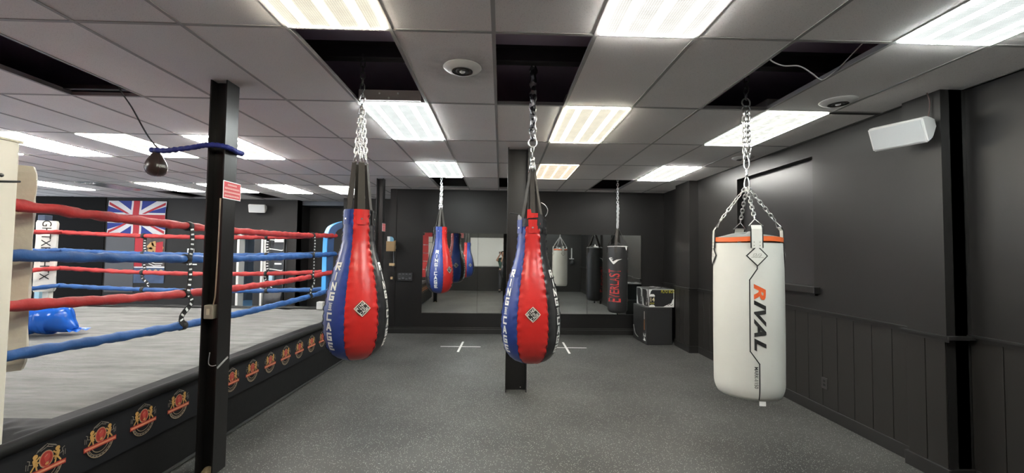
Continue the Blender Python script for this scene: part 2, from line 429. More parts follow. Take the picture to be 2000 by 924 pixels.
# ================================================================== CEILING: deck, grid, tiles, lights
M_DECK = mat('dark_plenum_deck', (.50, .40, .52), .9)
b = MB(); b.box((XL-.2, YR-.25, 3.40), (XR+.4, 12.1, 3.75))
ceiling = struct(b.build('ceiling', M_DECK), 'suspended ceiling of white mineral tiles in a metal grid', 'ceiling')
HOLES = {(-2, 0), (0, 0), (3, 0), (-6, 0), (-7, 0), (-2, 4), (0, 4), (3, 4), (-13, 6), (-10, 6)}
HOLES.discard((-7, 0))
LIGHTS = {}
for c in (-2, 1, 4): LIGHTS[(c, -1)] = 'white'; LIGHTS[(c, 1)] = 'cool'; LIGHTS[(c, 3)] = 'cool'
LIGHTS[(-2, -1)] = 'warm'; LIGHTS[(4, -1)] = 'cool'; LIGHTS[(1, 1)] = 'warm'; LIGHTS[(1, 3)] = 'amber'; LIGHTS[(4, 3)] = 'white'; LIGHTS[(4, 1)] = 'dim'
for c in (-6, -8, -10, -12, -14, -16): LIGHTS[(c, 2)] = 'white'; LIGHTS[(c, 5)] = 'white'
LIGHTS[(-8, 2)] = 'dim'; LIGHTS[(-6, 5)] = 'dim'
LIGHTS[(-14, 5)] = 'off'; LIGHTS[(-8, -1)] = 'white'; LIGHTS[(-12, -1)] = 'white'; LIGHTS[(-16, -1)] = 'white'
EDGE_X = (XL, 3.62); EDGE_Y = (YR, 11.85)
full = MB().box((.011, .011, 0), (GW-.011, GL-.011, .018)).mesh('tile', M_TILE)
def cell(c, r): return GX0+c*GW, GY0+r*GL
for c in range(-23, 7):
    for r in range(-3, 8):
        x, y = cell(c, r)
        x0, x1 = max(x, EDGE_X[0]), min(x+GW, EDGE_X[1]); y0, y1 = max(y, EDGE_Y[0]), min(y+GL, EDGE_Y[1])
        if x1-x0 < .05 or y1-y0 < .05: continue
        if (c, r) in HOLES or (c, r) in LIGHTS: continue
        if y0 > YB+.2 and x0 > -2.2: continue
        if y0 > YF+.3 and x0 < -6.0: continue
        if x1-x0 > GW-.01 and y1-y0 > GL-.01:
            o = bpy.data.objects.new('tile', full); COL.objects.link(o); o.parent = ceiling
        else:
            o = MB().box((.011, .011, 0), (x1-x0-.011, y1-y0-.011, .018)).build('tile', M_TILE, ceiling)
        o.location = (x0, y0, CEIL-.001+rnd(0, .002))
# T-bars: runners along Y, cross tees along X (each a part)
for c in range(-22, 7):
    x = GX0+c*GW
    if not (EDGE_X[0] < x < EDGE_X[1]): continue
    yend = EDGE_Y[1] if x < -2.2 else YB
    b = MB(); b.box((x-.012, YR, CEIL-.004), (x+.012, yend, CEIL)); b.box((x-.003, YR, CEIL), (x+.003, yend, CEIL+.035))
    b.build('grid_runner', M_GRID, ceiling)
for r in range(-2, 8):
    y = GY0+r*GL
    if not (EDGE_Y[0] < y < EDGE_Y[1]): continue
    xe = EDGE_X[1] if y < YB else -2.3
    b = MB(); b.box((EDGE_X[0], y-.012, CEIL-.0035), (xe, y+.012, CEIL)); b.box((EDGE_X[0], y-.003, CEIL), (xe, y+.003, CEIL+.03))
    b.build('cross_tee', M_GRID, ceiling)
b = MB()
b.box((XR-.03, 3.45, CEIL-.004), (XR, 7.3, CEIL+.03)); b.box((3.57, YR, CEIL-.004), (3.60, 3.14, CEIL+.03)); b.box((-2.3, YB-.025, CEIL-.004), (XR, YB, CEIL+.03))
b.build('wall_angle', mat('grey_wall_angle', (.10, .095, .09), .5), ceiling)

MB().box((2.97, 3.69, CEIL-.006), (3.44, 3.735, CEIL-.001)).build('gap_strip', M_BLACK, ceiling)
COLW = {'cool': 'cool white', 'white': 'bright white', 'warm': 'warm white', 'amber': 'amber tinted', 'dim': 'dim mottled', 'off': 'unlit glassy'}
LIGHT_LABEL = {
 (-2,-1): 'warm white ceiling light panel at the top edge, nearer the ring', (1,-1): 'bright white ceiling light panel at the top edge, middle one',
 (4,-1): 'cool white ceiling light panel in the upper right corner', (-2,1): 'cool white ceiling light panel behind the left teardrop bag chain',
 (1,1): 'warm white ceiling light panel right of the foil-wrapped chain', (4,1): 'dim mottled ceiling light panel behind the white bag chain',
 (-2,3): 'cool white ceiling light panel just above the farthest teardrop bag', (1,3): 'amber tinted ceiling light panel beside the middle column top',
 (4,3): 'bright white ceiling light panel nearest the far right corner', (-6,2): 'bright white ceiling light panel right behind the left column',
 (-8,2): 'dim mottled ceiling light panel above the speed bag', (-10,2): 'bright white long ceiling light panel at the left picture edge',
 (-6,5): 'dim mottled ceiling light panel in the far row behind the left teardrop bag straps', (-8,5): 'bright white ceiling light panel above the far wall speaker',
 (-10,5): 'bright white ceiling light panel behind the red sign on the left column', (-12,5): 'bright white ceiling light panel above the union flag',
 (-14,5): 'unlit glassy ceiling light panel in the far left row', (-16,5): 'bright white ceiling light panel at the far left above the fight pad'}
def lens_mesh(kind): return MB().box((-.276, -.581, -.010), (.276, .581, .008)).mesh('lens', M_LENS_OFF if kind == 'off' else M_LENS[kind])
M_FRAME = mat('light_frame_paint', (.62, .61, .58), .45)
LM = {k: lens_mesh(k) for k in ('cool', 'white', 'warm', 'amber', 'dim', 'off')}
fb = MB()
for s in (-1, 1):
    fb.box((s*.283, -.597, -.002), (s*.294, .597, .02)); fb.box((-.294, s*.588, -.002), (.294, s*.597, .02))
def edge_mesh(k):  # glowing rim strips, added to spread more light onto the ceiling
    b = MB()
    for s in (-1, 1):
        b.box((s*.276, -.588, -.012), (s*.283, .588, .004)); b.box((-.276, s*.581, -.012), (.276, s*.588, .004))
    return b.mesh('lens_edge', EDGE[k])
EM = {k: edge_mesh(k) for k in EDGE}
FM = fb.mesh('frame', M_FRAME)
HM = MB().box((-.29, -.595, .02), (.29, .595, .11)).mesh('housing', M_FRAME)
for (c, r), k in sorted(LIGHTS.items()):
    x, y = cell(c, r)
    lab = LIGHT_LABEL.get((c, r))
    grp = 'lit ceiling light panels'
    if lab is None:
        lab = 'ceiling light panel out of view to the left of the picture'; grp = 'ceiling panels left of the view'
    t = thing('ceiling_light', lab, 'ceiling light', (x+GW/2, y+GL/2, CEIL-.001), 0, grp)
    for nm, me in (('frame', FM), ('lens', LM[k]), ('housing', HM))+((('lens_edge', EM[k]),) if k != 'off' else ()):
        o = bpy.data.objects.new(nm, me); COL.objects.link(o); o.parent = t

# plenum steel seen through the openings
M_JOIST = mat('plenum_steel', (.05, .045, .05), .6, metal=.3)
def ibeam(name, label, x0, x1, y, z, h=.13, w=.09):
    b = MB(); b.box((x0, y-w/2, z), (x1, y+w/2, z+.012)); b.box((x0, y-w/2, z+h-.012), (x1, y+w/2, z+h)); b.box((x0, y-.005, z), (x1, y+.005, z+h))
    return struct(b.build(name, M_JOIST), label, 'beam')
ibeam('beam_1', 'steel beam above the ceiling that carries the front bags', -3.6, 3.4, 3.42, 3.27)
ibeam('beam_2', 'steel beam above the ceiling that carries the far teardrop bag', -2.2, 3.4, 7.55, 3.27)
ibeam('beam_3', 'steel beam above the ceiling that carries the far black bag', -2.2, 3.4, 7.90, 3.27)
t = thing('mounting_channel', 'grey steel channel with bolts in the opening behind the left chain', 'channel', (-.985, 3.655, 3.03))
b = MB(); b.box((-.27, -.012, -.012), (.27, 0, .075)); b.box((-.27, -.02, -.018), (.27, .02, -.012)); b.box((.14, -.016, -.012), (.15, -.012, .075))
b.build('channel', mat('grey_channel_steel', (.30, .27, .27), .5, metal=.2), t)
for (x, z) in ((-.09, .045), (.07, .045), (-.01, .004)):
    MB().lathe([(0, .006), (.008, .005), (.010, 0)], 10).build('bolt', M_WHITE, t, (x, -.014, z)).rotation_euler = (PI/2, 0, 0)
t = tag(MB().bbox((-.4, -.02, -.02), (.35, .02, .02), .004).build('plenum_pipe', M_DARKSTEEL, None, (-3.5, 3.62, 3.06)), 'grey conduit inside the long ceiling opening at left', 'conduit')
# thin data cable looping out of the right opening
pts = [(1.76, 2.70, 3.05), (1.785, 2.712, 3.004), (1.905, 2.765, 2.995), (2.013, 2.767, 2.997), (2.168, 2.856, 2.99), (2.275, 2.93, 2.985), (2.335, 2.95, 2.992), (2.36, 2.85, 3.03), (2.37, 2.72, 3.09), (2.39, 2.60, 3.16)]
def smooth_path(P, k=6):
    P = [Vector(p) for p in P]; out = []
    for i in range(len(P)-1):
        p0, p1, p2, p3 = P[max(i-1, 0)], P[i], P[i+1], P[min(i+2, len(P)-1)]
        for j in range(k):
            t = j/k
            out.append(.5*((2*p1)+(-p0+p2)*t+(2*p0-5*p1+4*p2-p3)*t*t+(-p0+3*p1-3*p2+p3)*t**3))
    out.append(P[-1]); return out
tag(MB().tube(smooth_path(pts), .0045, 6).build('data_cable', mat('grey_cable', (.5, .48, .46), .5)), 'thin grey cable looping out of the right ceiling opening', 'cable')

# round ceiling diffusers
def diffuser(x, y, label, s=1.0):
    t = thing('ceiling_vent', label, 'vent', (x, y, CEIL-.003), 0, 'round ceiling vents')
    MB().lathe([(.075, -.028), (.105, -.020), (.132, -.006), (.136, 0), (.075, .01)], 40).build('rim', mat('vent_white', (.55, .54, .52), .4), t)
    for k, r in enumerate((.058, .036)):
        MB().lathe([(r*.72, .0), (r, -.026-.006*k), (r+.012, -.020-.006*k), (r*.9, .004)], 32).build('cone_ring', mat('vent_grey', (.10, .10, .095), .4), t)
    MB().lathe([(0, -.040), (.012, -.039), (.02, -.032), (.02, .0)], 20).build('hub', MATS['vent_white'], t)
    MB().lathe([(0, .012), (.08, .011)], 24).build('duct_shade_disc', M_BLACK, t)  # black disc stands in for the shade inside the duct
    t.scale = (s, s, s)
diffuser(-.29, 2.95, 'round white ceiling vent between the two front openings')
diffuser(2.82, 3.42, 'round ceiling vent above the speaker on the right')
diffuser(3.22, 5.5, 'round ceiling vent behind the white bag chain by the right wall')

# ================================================================== MIRROR
t = thing('wall_mirror', 'wide frameless wall mirror made of four panels', 'mirror', (.675, YB, .43))
mm = mat('mirror_glass', (.78, .80, .79), .015, metal=1.0)
w = 4.63/4
for i in range(4):
    MB().box((-2.315+i*w+.002, -.008, 0), (-2.315+(i+1)*w-.002, -.001, 1.67)).build('mirror_panel', mm, t)
b = MB(); b.box((-2.315, -.011, -.012), (2.315, -.001, .002))
b.build('bottom_channel', M_DARKSTEEL, t)

# ================================================================== STEEL COLUMNS
def hcolumn(label, x0, x1, y0, y1, z1=CEIL+.38, tf=.010):
    xc, yc = (x0+x1)/2, (y0+y1)/2
    t = thing('steel_column', label, 'column', (xc, yc, 0))
    hx, hy = (x1-x0)/2, (y1-y0)/2
    MB().box((-hx, -hy, 0), (-hx+tf, hy, z1)).build('flange', M_STEEL_BLACK, t)
    MB().box((hx-tf, -hy, 0), (hx, hy, z1)).build('flange', M_STEEL_BLACK, t)
    MB().box((-hx+tf, -.005, 0), (hx-tf, .005, z1)).build('web', M_STEEL_BLACK, t)
    return t
colL = hcolumn('black steel column at left beside the ring with a red sign', -2.265, -2.135, 3.27, 3.42)
colC = hcolumn('black steel column in the middle behind the centre bag', .075, .335, 5.19, 5.42)
colB = hcolumn('thin black steel column at the far ring corner left of the mirror wall', -2.255, -2.135, 7.60, 7.74)
b = MB(); b.lathe([(0, .004), (.006, .003), (.007, 0)], 10)
o = b.build('bolt', M_WHITE, colC, (-.085, -.006, 2.20)); o.rotation_euler = (PI/2, 0, 0)
o = bpy.data.objects.new('bolt', o.data); COL.objects.link(o); o.parent = colC; o.location = (.06, -.006, .03); o.rotation_euler = (PI/2, 0, 0)
# concrete crumbs at the foot of the left column
b = MB(); b.lathe([(0, .05), (.02, .045), (.04, .02), (.05, 0)], 9); b.build('foot_grout', mat('pale_grout', (.30, .24, .15), .95, bump=(60, .8)), colL, (0, -.03, 0))
# ================================================================== PUNCHING BAGS
def vinyl(name, col, rough=.30):
    m = mat(name, col, rough, spec=.6, bump=(16, .22, 3), var=(5, .06)); return m
M_RED = vinyl('red_vinyl', (.52, .022, .020)); M_BLUE = vinyl('blue_vinyl', (.022, .050, .235)); M_BLK = vinyl('black_vinyl', (.018, .019, .021))
M_PIPE = {'red': mat('red_piping', (.45, .03, .03), .5), 'blue': mat('blue_piping', (.02, .04, .18), .5), 'black': mat('black_piping', (.02, .02, .02), .5)}
M_DIA_RIM = mat('patch_rim', (.72, .66, .58), .5); M_DIA_BACK = mat('patch_back', (.10, .07, .04), .6)

def link_mesh_pts(cx, cz, L, W, r, axis, n=14):
    """closed path of one oblong chain link centred at (cx) vertical; axis = unit horizontal direction"""
    P = []
    for k in range(n):
        a = 2*PI*k/n; u = math.cos(a)*W/2; v = math.sin(a)*W/2
        v += (L-W)/2 if math.sin(a) > 0 else -(L-W)/2
        P.append(Vector(cx)+Vector(axis)*u+Vector((0, 0, v)))
    return P
def chain(b, p0, p1, L=.045, W=.026, r=.0042, mi=0, twist=0):
    """row of oblong links from p0 to p1, alternating orientation"""
    p0, p1 = Vector(p0), Vector(p1); d = p1-p0; pitch = L-2.2*r*1.0
    n = max(1, round(d.length/pitch)); t = d.normalized()
    s1 = t.cross(Vector((.3, 1, .1))).normalized(); s2 = t.cross(s1).normalized()
    for i in range(n):
        c = p0+d*((i+.5)/n); ax = (s1, s2)[i % 2]
        ang = twist+rnd(-.35, .35); ax = (ax*math.cos(ang)+((s2, s1)[i % 2])*math.sin(ang)).normalized()
        P = []
        for k in range(14):
            a = 2*PI*k/14; u = math.cos(a)*W/2; v = math.sin(a)*W/2+((L-W)/2 if math.sin(a) > 0 else -(L-W)/2)
            P.append(c+ax*u+t*v)
        b.tube(P, r, 6, mi, closed=True)
    return b
def ring_torus(b, c, R, r, axis=(0, 1, 0), mi=0, n=22, sy=1.0):
    A = Vector(axis).normalized(); s1 = A.cross(Vector((0, 0, 1))).normalized(); s2 = A.cross(s1)
    b.tube([Vector(c)+s1*(R*math.cos(2*PI*k/n))+s2*(R*sy*math.sin(2*PI*k/n)) for k in range(n)], r, 7, mi, closed=True); return b

# teardrop bag profile (radius, height above bag bottom), 1.18 m tall
TP = [(0, 0), (.055, .003), (.098, .012), (.140, .030), (.172, .055), (.200, .092), (.222, .142), (.236, .20), (.2425, .262), (.2445, .325), (.2420, .39), (.2340, .46),
      (.2200, .54), (.2030, .62), (.1830, .70), (.1610, .775), (.1410, .845), (.1250, .92), (.1190, 1.0), (.1160, 1.07), (.1150, 1.13), (.1160, 1.18)]
def tp_r(z):
    if z <= 0: return 0
    for (r0, z0), (r1, z1) in zip(TP[:-1], TP[1:]):
        if z <= z1: return r0+(r1-r0)*(z-z0)/(z1-z0)
    return TP[-1][0]
PANELS = ['red', 'black', 'blue', 'red', 'black', 'blue']           # counter-clockwise from local angle 0
def tp_surface(th, z, out=0.0):
    k = (th+PI/6) % (PI/3)-PI/6                                     # angle from the panel centre
    q = abs(k)/(PI/6)
    r = tp_r(z)
    edge = max(0, (q-.72)/.28)
    pucker = .0068*edge*math.sin(z*105+math.floor((th+PI/6)/(PI/3))*1.7)+.0025*edge*math.sin(z*61+1.3) if .05 < z < 1.15 else 0
    rr = r*(1+.020*(1-q*q)-.012)+pucker*min(1, r/.12)
    return rr+out
BLOCK = {'R': [[(0,0),(0,1),(1,1),(1,.5),(0,.5)],[(.35,.5),(1,0)]], 'I': [[(.5,0),(.5,1)]], 'N': [[(0,0),(0,1),(1,0),(1,1)]],
 'G': [[(1,1),(0,1),(0,0),(1,0),(1,.45),(.55,.45)]], 'C': [[(1,1),(0,1),(0,0),(1,0)]], 'A': [[(0,0),(.42,1),(.58,1),(1,0)],[(.2,.32),(.8,.32)]],
 'E': [[(1,1),(0,1),(0,0),(1,0)],[(0,.5),(.8,.5)]], 'T': [[(0,1),(1,1)],[(.5,0),(.5,1)]], 'O': [[(0,0),(0,1),(1,1),(1,0),(0,0)]]}
def bag_map(th0, zc, out=.004):
    """u to the viewer's right, v up on the bag at panel angle th0, height zc"""
    def fn(u, v, w):
        z = max(.004, zc+v); r = max(tp_r(z), .05); th = th0+u/r; rr = tp_surface(th, z, out+w)
        return (rr*math.cos(th), rr*math.sin(th), z)
    return fn
def make_teardrop_body(root):
    cols = {'red': M_RED, 'black': M_BLK, 'blue': M_BLUE}
    # finer profile
    Z = []
    for (r0, z0), (r1, z1) in zip(TP[:-1], TP[1:]):
        k = 4 if z1-z0 > .04 else 2
        Z += [z0+(z1-z0)*i/k for i in range(k)]
    Z.append(TP[-1][1])
    for p, cname in enumerate(PANELS):
        tc = p*PI/3; b = MB(); n = 12
        def fn(u, v):
            i = v*(len(Z)-1); z = Z[int(round(i))]; th = tc-PI/6+u*PI/3; r = tp_surface(tc+(u-.5)*PI/3*.9999, z) if z > 0 else 0
            return (r*math.cos(th), r*math.sin(th), z)
        b.grid(n, len(Z)-1, fn)
        panel = b.build('panel', cols[cname], root); panel['label'] = cname+' vinyl panel'
        if p % 2 == 0:                                              # diamond patch panels
            f = bag_map(tc, .425, .005); dm = MB(); s = .060
            def dsq(k): return [(0, -k), (k, 0), (0, k), (-k, 0)]
            def oct_(k): return [(k*math.cos(PI/8+i*PI/4)*.86, k*math.sin(PI/8+i*PI/4)*.86) for i in range(8)]
            dm.poly(oct_(s), bag_map(tc, .425, .0035), 3, .001, 3)
            dm.poly(dsq(s), f, 2, .001, 3); dm.poly(dsq(s*.89), bag_map(tc, .425, .0068), 0, 0, 3)
            g = bag_map(tc, .425, .0078)
            for txt, oy in (('RING', .0225), ('TO', .0), ('CAGE', -.0225)):
                lw = .0135 if txt != 'TO' else .011; hh = .0165 if txt != 'TO' else .013; gap = .0185 if txt != 'TO' else .017
                a = math.radians(42)
                for i, ch in enumerate(txt):
                    ox = (i-(len(txt)-1)/2)*gap
                    L2 = [[((ox+(q[0]-.5)*lw)*math.cos(a)-(oy+(q[1]-.5)*hh)*math.sin(a), (ox+(q[0]-.5)*lw)*math.sin(a)+(oy+(q[1]-.5)*hh)*math.cos(a)) for q in st] for st in BLOCK[ch]]
                    dm.strokes(L2, g, .0027, 1, 2)
            o = dm.build('diamond_patch', [M_BLACK, M_PRINT_WHITE, M_DIA_RIM, M_DIA_BACK], panel); o['label'] = 'black diamond patch with white lettering'
        else:                                                       # stacked lettering
            b = MB(); zt = .735; pitch = .0745
            for i, ch in enumerate('RING#CAGE'):
                zc = zt-i*pitch; f = bag_map(tc, zc)
                lw, hh, th = .040, .047, .0145
                if ch == '#':
                    b.strokes([[(-.018, .024), (.018, .024)], [(-.018, -.024), (.018, -.024)]], f, .005, 0, 3)
                    for k in (-.012, -.004, .004, .012): b.strokes([[(k, -.014), (k, .014)]], f, .0038, 0, 2)
                    b.strokes([[(-.012, .014), (.004, .014)], [(.004, -.014), (.012, -.014)]], f, .0038, 0, 2)
                    continue
                b.strokes([[((q[0]-.5)*lw, (q[1]-.5)*hh) for q in st] for st in BLOCK[ch]], f, th, 0, 3)
            b.build('lettering', M_PRINT_WHITE, panel)
        # seam piping on the counter-clockwise edge
        ts = tc+PI/6; P = []
        for z in Z[1:]:
            r = tp_surface(ts, z)+.001; P.append((r*math.cos(ts), r*math.sin(ts), z))
        MB().tube(P, .0028, 5).build('piping', M_PIPE[cname], root)
        # top tab with rivet
        f = bag_map(tc, 1.115, .004)
        tb = MB().poly([(-.030, -.055), (.030, -.055), (.034, .055), (-.034, .055)], f, 0, .005, 2).build('tab', cols[cname], root)
        o = MB().poly([(.007*math.cos(i*PI/4), .007*math.sin(i*PI/4)-.01) for i in range(8)], bag_map(tc, 1.115, .0095), 0, .003).build('rivet', M_CHROME, tb)
    MB().lathe([(0, 1.15), (.105, 1.165)], 36).build('top_disc', M_BLK, root)
def bag_straps(root, z0, z1, r0, r1, n=6, w=.045, a0=0.0):
    """straps from the tabs up to a gathering point"""
    for k in range(n):
        a = a0+k*2*PI/n; d = Vector((math.cos(a), math.sin(a), 0)); tdir = Vector((-math.sin(a), math.cos(a), 0)); P = []; W = []
        for i in range(9):
            t = i/8; rr = r0+(r1-r0)*(t**.8); P.append(d*rr+Vector((0, 0, z0+(z1-z0)*t))); W.append(w*(1-.25*t))
        MB().ribbon(P, tdir, W, .004).build('strap', M_WEB, root)

def front_angle(x, y): return math.atan2(-y, -x)
# ---- left teardrop bag
X1, Y1, B1 = -1.142, 3.40, .845
bag1 = thing('teardrop_punching_bag', 'red, blue and black teardrop punching bag nearest the boxing ring', 'punching bag', (X1, Y1, B1), front_angle(X1, Y1)+math.radians(9.5), 'teardrop punching bags')
make_teardrop_body(bag1)
# ---- centre bag and far bag share the body
X2, Y2, B2 = .255, 3.50, .80
bag2 = thing('teardrop_punching_bag', 'red, blue and black teardrop punching bag before the middle column, taped at its neck', 'punching bag', (X2, Y2, B2), front_angle(X2, Y2)+math.radians(4), 'teardrop punching bags')
copy_parts(bag1, bag2)
X4, Y4, B4 = -1.085, 7.55, .965
bag4 = thing('teardrop_punching_bag', 'farthest teardrop punching bag, blue side forward, hanging before the mirror', 'punching bag', (X4, Y4, B4), front_angle(X4, Y4)+math.radians(44), 'teardrop punching bags')
copy_parts(bag1, bag4)
# hardware of the left bag: straps, four chains, swivel, ring, ceiling chain
bag_straps(bag1, 1.16, 1.565, .100, .056, 6, .060)
b = MB()
for k in range(6):
    a = k*PI/3; d = Vector((math.cos(a), math.sin(a), 0)); tdir = Vector((-math.sin(a), math.cos(a), 0))
    p = d*.056+Vector((0, 0, 1.56)); q = d*.048+Vector((0, 0, 1.615))
    b.tube([p-tdir*.020, p+tdir*.020, q, p-tdir*.020], .003, 6)
b.build('triangle_rings', M_CHROME, bag1)
for k in range(6):
    a = k*PI/3; d = Vector((math.cos(a), math.sin(a), 0))
    chain(MB(), d*.046+Vector((0, 0, 1.605)), d*.012+Vector((0, 0, 2.00)), .050, .026, .0038).build('chain', M_CHROME, bag1)
b = MB(); b.lathe([(.0, 1.985), (.016, 1.99), (.017, 2.02), (.009, 2.03), (.009, 2.045), (0, 2.047)], 14); b.tube([(-.02, 0, 2.035), (.02, 0, 2.035)], .008, 8); b.build('swivel', M_CHROME, bag1)
ring_torus(MB(), (0, 0, 2.085), .036, .005, (math.cos(2.0), math.sin(2.0), 0)).build('hanging_ring', M_CHROME, bag1)
chain(MB(), (0, 0, 2.11), (0, 0, 2.45), .060, .034, .005).build('ceiling_chain', M_DARKSTEEL, bag1)
# hardware of the centre bag: tape, straps to a swivel, ring, film-wrapped chain
bag_straps(bag2, 1.15, 1.60, .104, .020, 6, .046)
M_TAPE = mat('black_tape', (.030, .030, .032), .28, bump=(30, .5)); M_TAPE2 = mat('grey_tape', (.17, .17, .18), .3, bump=(30, .4))
def tapefn(u, v):
    a = 2*PI*u; z = 1.115+.062*v+.006*math.sin(a*2+1); r = .1205+.002*nz(a*3, v*4)
    return (r*math.cos(a), r*math.sin(a), z)
MB().grid(48, 6, tapefn).build('tape_wrap', M_TAPE, bag2)
for a0, mm_ in ((-1.05, M_TAPE2), (.62, M_TAPE)):
    def tf(u, v): 
        a = a0-.26+.52*u; r = .1235; return (r*math.cos(a), r*math.sin(a), 1.09+.11*v+.015*math.sin(u*4))
    MB().grid(8, 4, tf).build('tape_patch', mm_, bag2)
b = MB()
f = lambda u, v, w: ((.126+w)*math.cos(u/.125), (.126+w)*math.sin(u/.125), 1.21+v)
b.poly([(-.045, -.03), (.04, -.022), (.04, .012), (-.012, .012), (-.018, .045), (-.045, .04)], f, 0, .006, 1); b.build('red_tab_end', M_RED, bag2)
MB().tube(smooth_path([(.02, .075, 1.32), (.03, .105, 1.30), (.03, .128, 1.265), (.03, .125, 1.23), (.025, .110, 1.205)]), .003, 6).build('loose_wire', M_CHROME, bag2)
MB().tube(smooth_path([(.03, -.09, 1.215), (.05, -.14, 1.222), (.06, -.185, 1.226)]), .005, 5).build('loose_end', M_BLK, bag2)
b = MB(); b.lathe([(0, 1.585), (.020, 1.59), (.022, 1.63), (.012, 1.645), (.012, 1.66), (.018, 1.665), (.018, 1.70), (0, 1.705)], 14)
for k in range(6):
    a = k*PI/3; b.tube([(.016*math.cos(a), .016*math.sin(a), 1.66), (.034*math.cos(a), .034*math.sin(a), 1.58)], .004, 6)
b.build('swivel', M_CHROME, bag2)
chain(MB(), (0, 0, 1.69), (0, 0, 1.80), .055, .026, .004).build('short_chain', M_CHROME, bag2)
ring_torus(MB(), (0, 0, 1.825), .036, .0065, (math.cos(.1+bag2.rotation_euler.z*-1+PI/2), math.sin(.1+bag2.rotation_euler.z*-1+PI/2), 0)).build('hanging_ring', M_CHROME, bag2)
M_FILM = bpy.data.materials.new('plastic_film_wrap'); M_FILM.use_nodes = True
nt = M_FILM.node_tree; pb = nt.nodes['Principled BSDF']; tc_ = nt.nodes.new('ShaderNodeTexCoord'); vn = nt.nodes.new('ShaderNodeTexVoronoi'); vn.inputs['Scale'].default_value = 28
nt.links.new(tc_.outputs['Object'], vn.inputs['Vector']); rp = nt.nodes.new('ShaderNodeValToRGB'); nt.links.new(vn.outputs['Color'], rp.inputs['Fac'])
rp.color_ramp.elements[0].position = .5; rp.color_ramp.elements[0].color = (.025, .025, .03, 1); rp.color_ramp.elements[1].position = .75; rp.color_ramp.elements[1].color = (.42, .42, .45, 1)
nt.links.new(rp.outputs['Color'], pb.inputs['Base Color']); pb.inputs['Roughness'].default_value = .25; pb.inputs['Metallic'].default_value = .35
def film(u, v):
    a = 2*PI*u; z = 1.85+.65*v; r = .026+.010*nz(math.cos(a)*1.2, math.sin(a)*1.2, v*16)+.006*math.sin(v*40+a*2)
    ox = .006*math.sin(v*9); return (ox+r*math.cos(a), r*math.sin(a), z)
MB().grid(18, 70, film).build('wrapped_chain', M_FILM, bag2)
# hardware of the far teardrop bag
bag_straps(bag4, 1.16, 1.53, .098, .020, 6, .045)
for k in range(3):
    a = k*2*PI/3; d = Vector((math.cos(a), math.sin(a), 0))
    chain(MB(), d*.025+Vector((0, 0, 1.50)), d*.008+Vector((0, 0, 1.70)), .05, .03, .005).build('chain', M_CHROME, bag4)
for k in range(2): chain(MB(), ((k-.5)*.03, 0, 1.62), ((k-.5)*.016, .008, 1.92), .055, .034, .0058).build('doubled_chain', M_CHROME, bag4)
chain(MB(), (0, 0, 1.90), (0, 0, 2.325), .055, .034, .006).build('ceiling_chain', M_CHROME, bag4)

# ---- white cylindrical bag
X3, Y3, B3 = 2.022, 3.40, .600
RW = .254; HW = 1.27
bag3 = thing('heavy_bag', 'white cylindrical heavy bag with orange band and RIVAL lettering', 'punching bag', (X3, Y3, B3), front_angle(X3, Y3))
M_WV = mat('white_vinyl', (.57, .57, .53), .42, spec=.45, bump=(7, .12, 3), var=(3, .03)); M_ORANGE = mat('orange_vinyl', (.66, .125, .03), .45)
def rw(z): # slightly bulged body
    if z < .10: return RW*(1-.10*((.10-z)/.10)**2.4)
    return RW*(1+.012*math.sin(min(1, z/1.1)*PI)) - .008*max(0, (z-1.0)/.27)
def wfn(th0, zc, out=.0025):
    return lambda u, v, w: ((rw(zc+v)+out+w)*math.cos(th0+u/RW), (rw(zc+v)+out+w)*math.sin(th0+u/RW), zc+v)
prof = [(0, .012), (RW*.80, .0)]+[(rw(z), z) for z in [i*.025 for i in range(0, 51)] if z <= HW-.055]
body = MB().lathe(prof, 64).build('body', M_WV, bag3)
def band_fn(u, v):
    a = 2*PI*u; z = HW-.058+.036*v+.004*math.sin(a*3); r = rw(HW-.05)+.0035; return (r*math.cos(a), r*math.sin(a), z)
MB().grid(64, 3, band_fn).build('orange_band', M_ORANGE, bag3)
def top_fn(u, v):
    a = 2*PI*u; r = rw(HW)*(1-v); z = HW-.024+.050*(1-(1-v)**2)*(.75+.25*math.sin(a*3+.7))+.012*math.sin(a*5)*v*(1-v)*2
    return (r*math.cos(a), r*math.sin(a), z)
MB().grid(64, 8, top_fn).build('top_cover', mat('grey_cover', (.20, .21, .21), .5, bump=(20, .3)), bag3)
STR0 = math.radians(14.6)
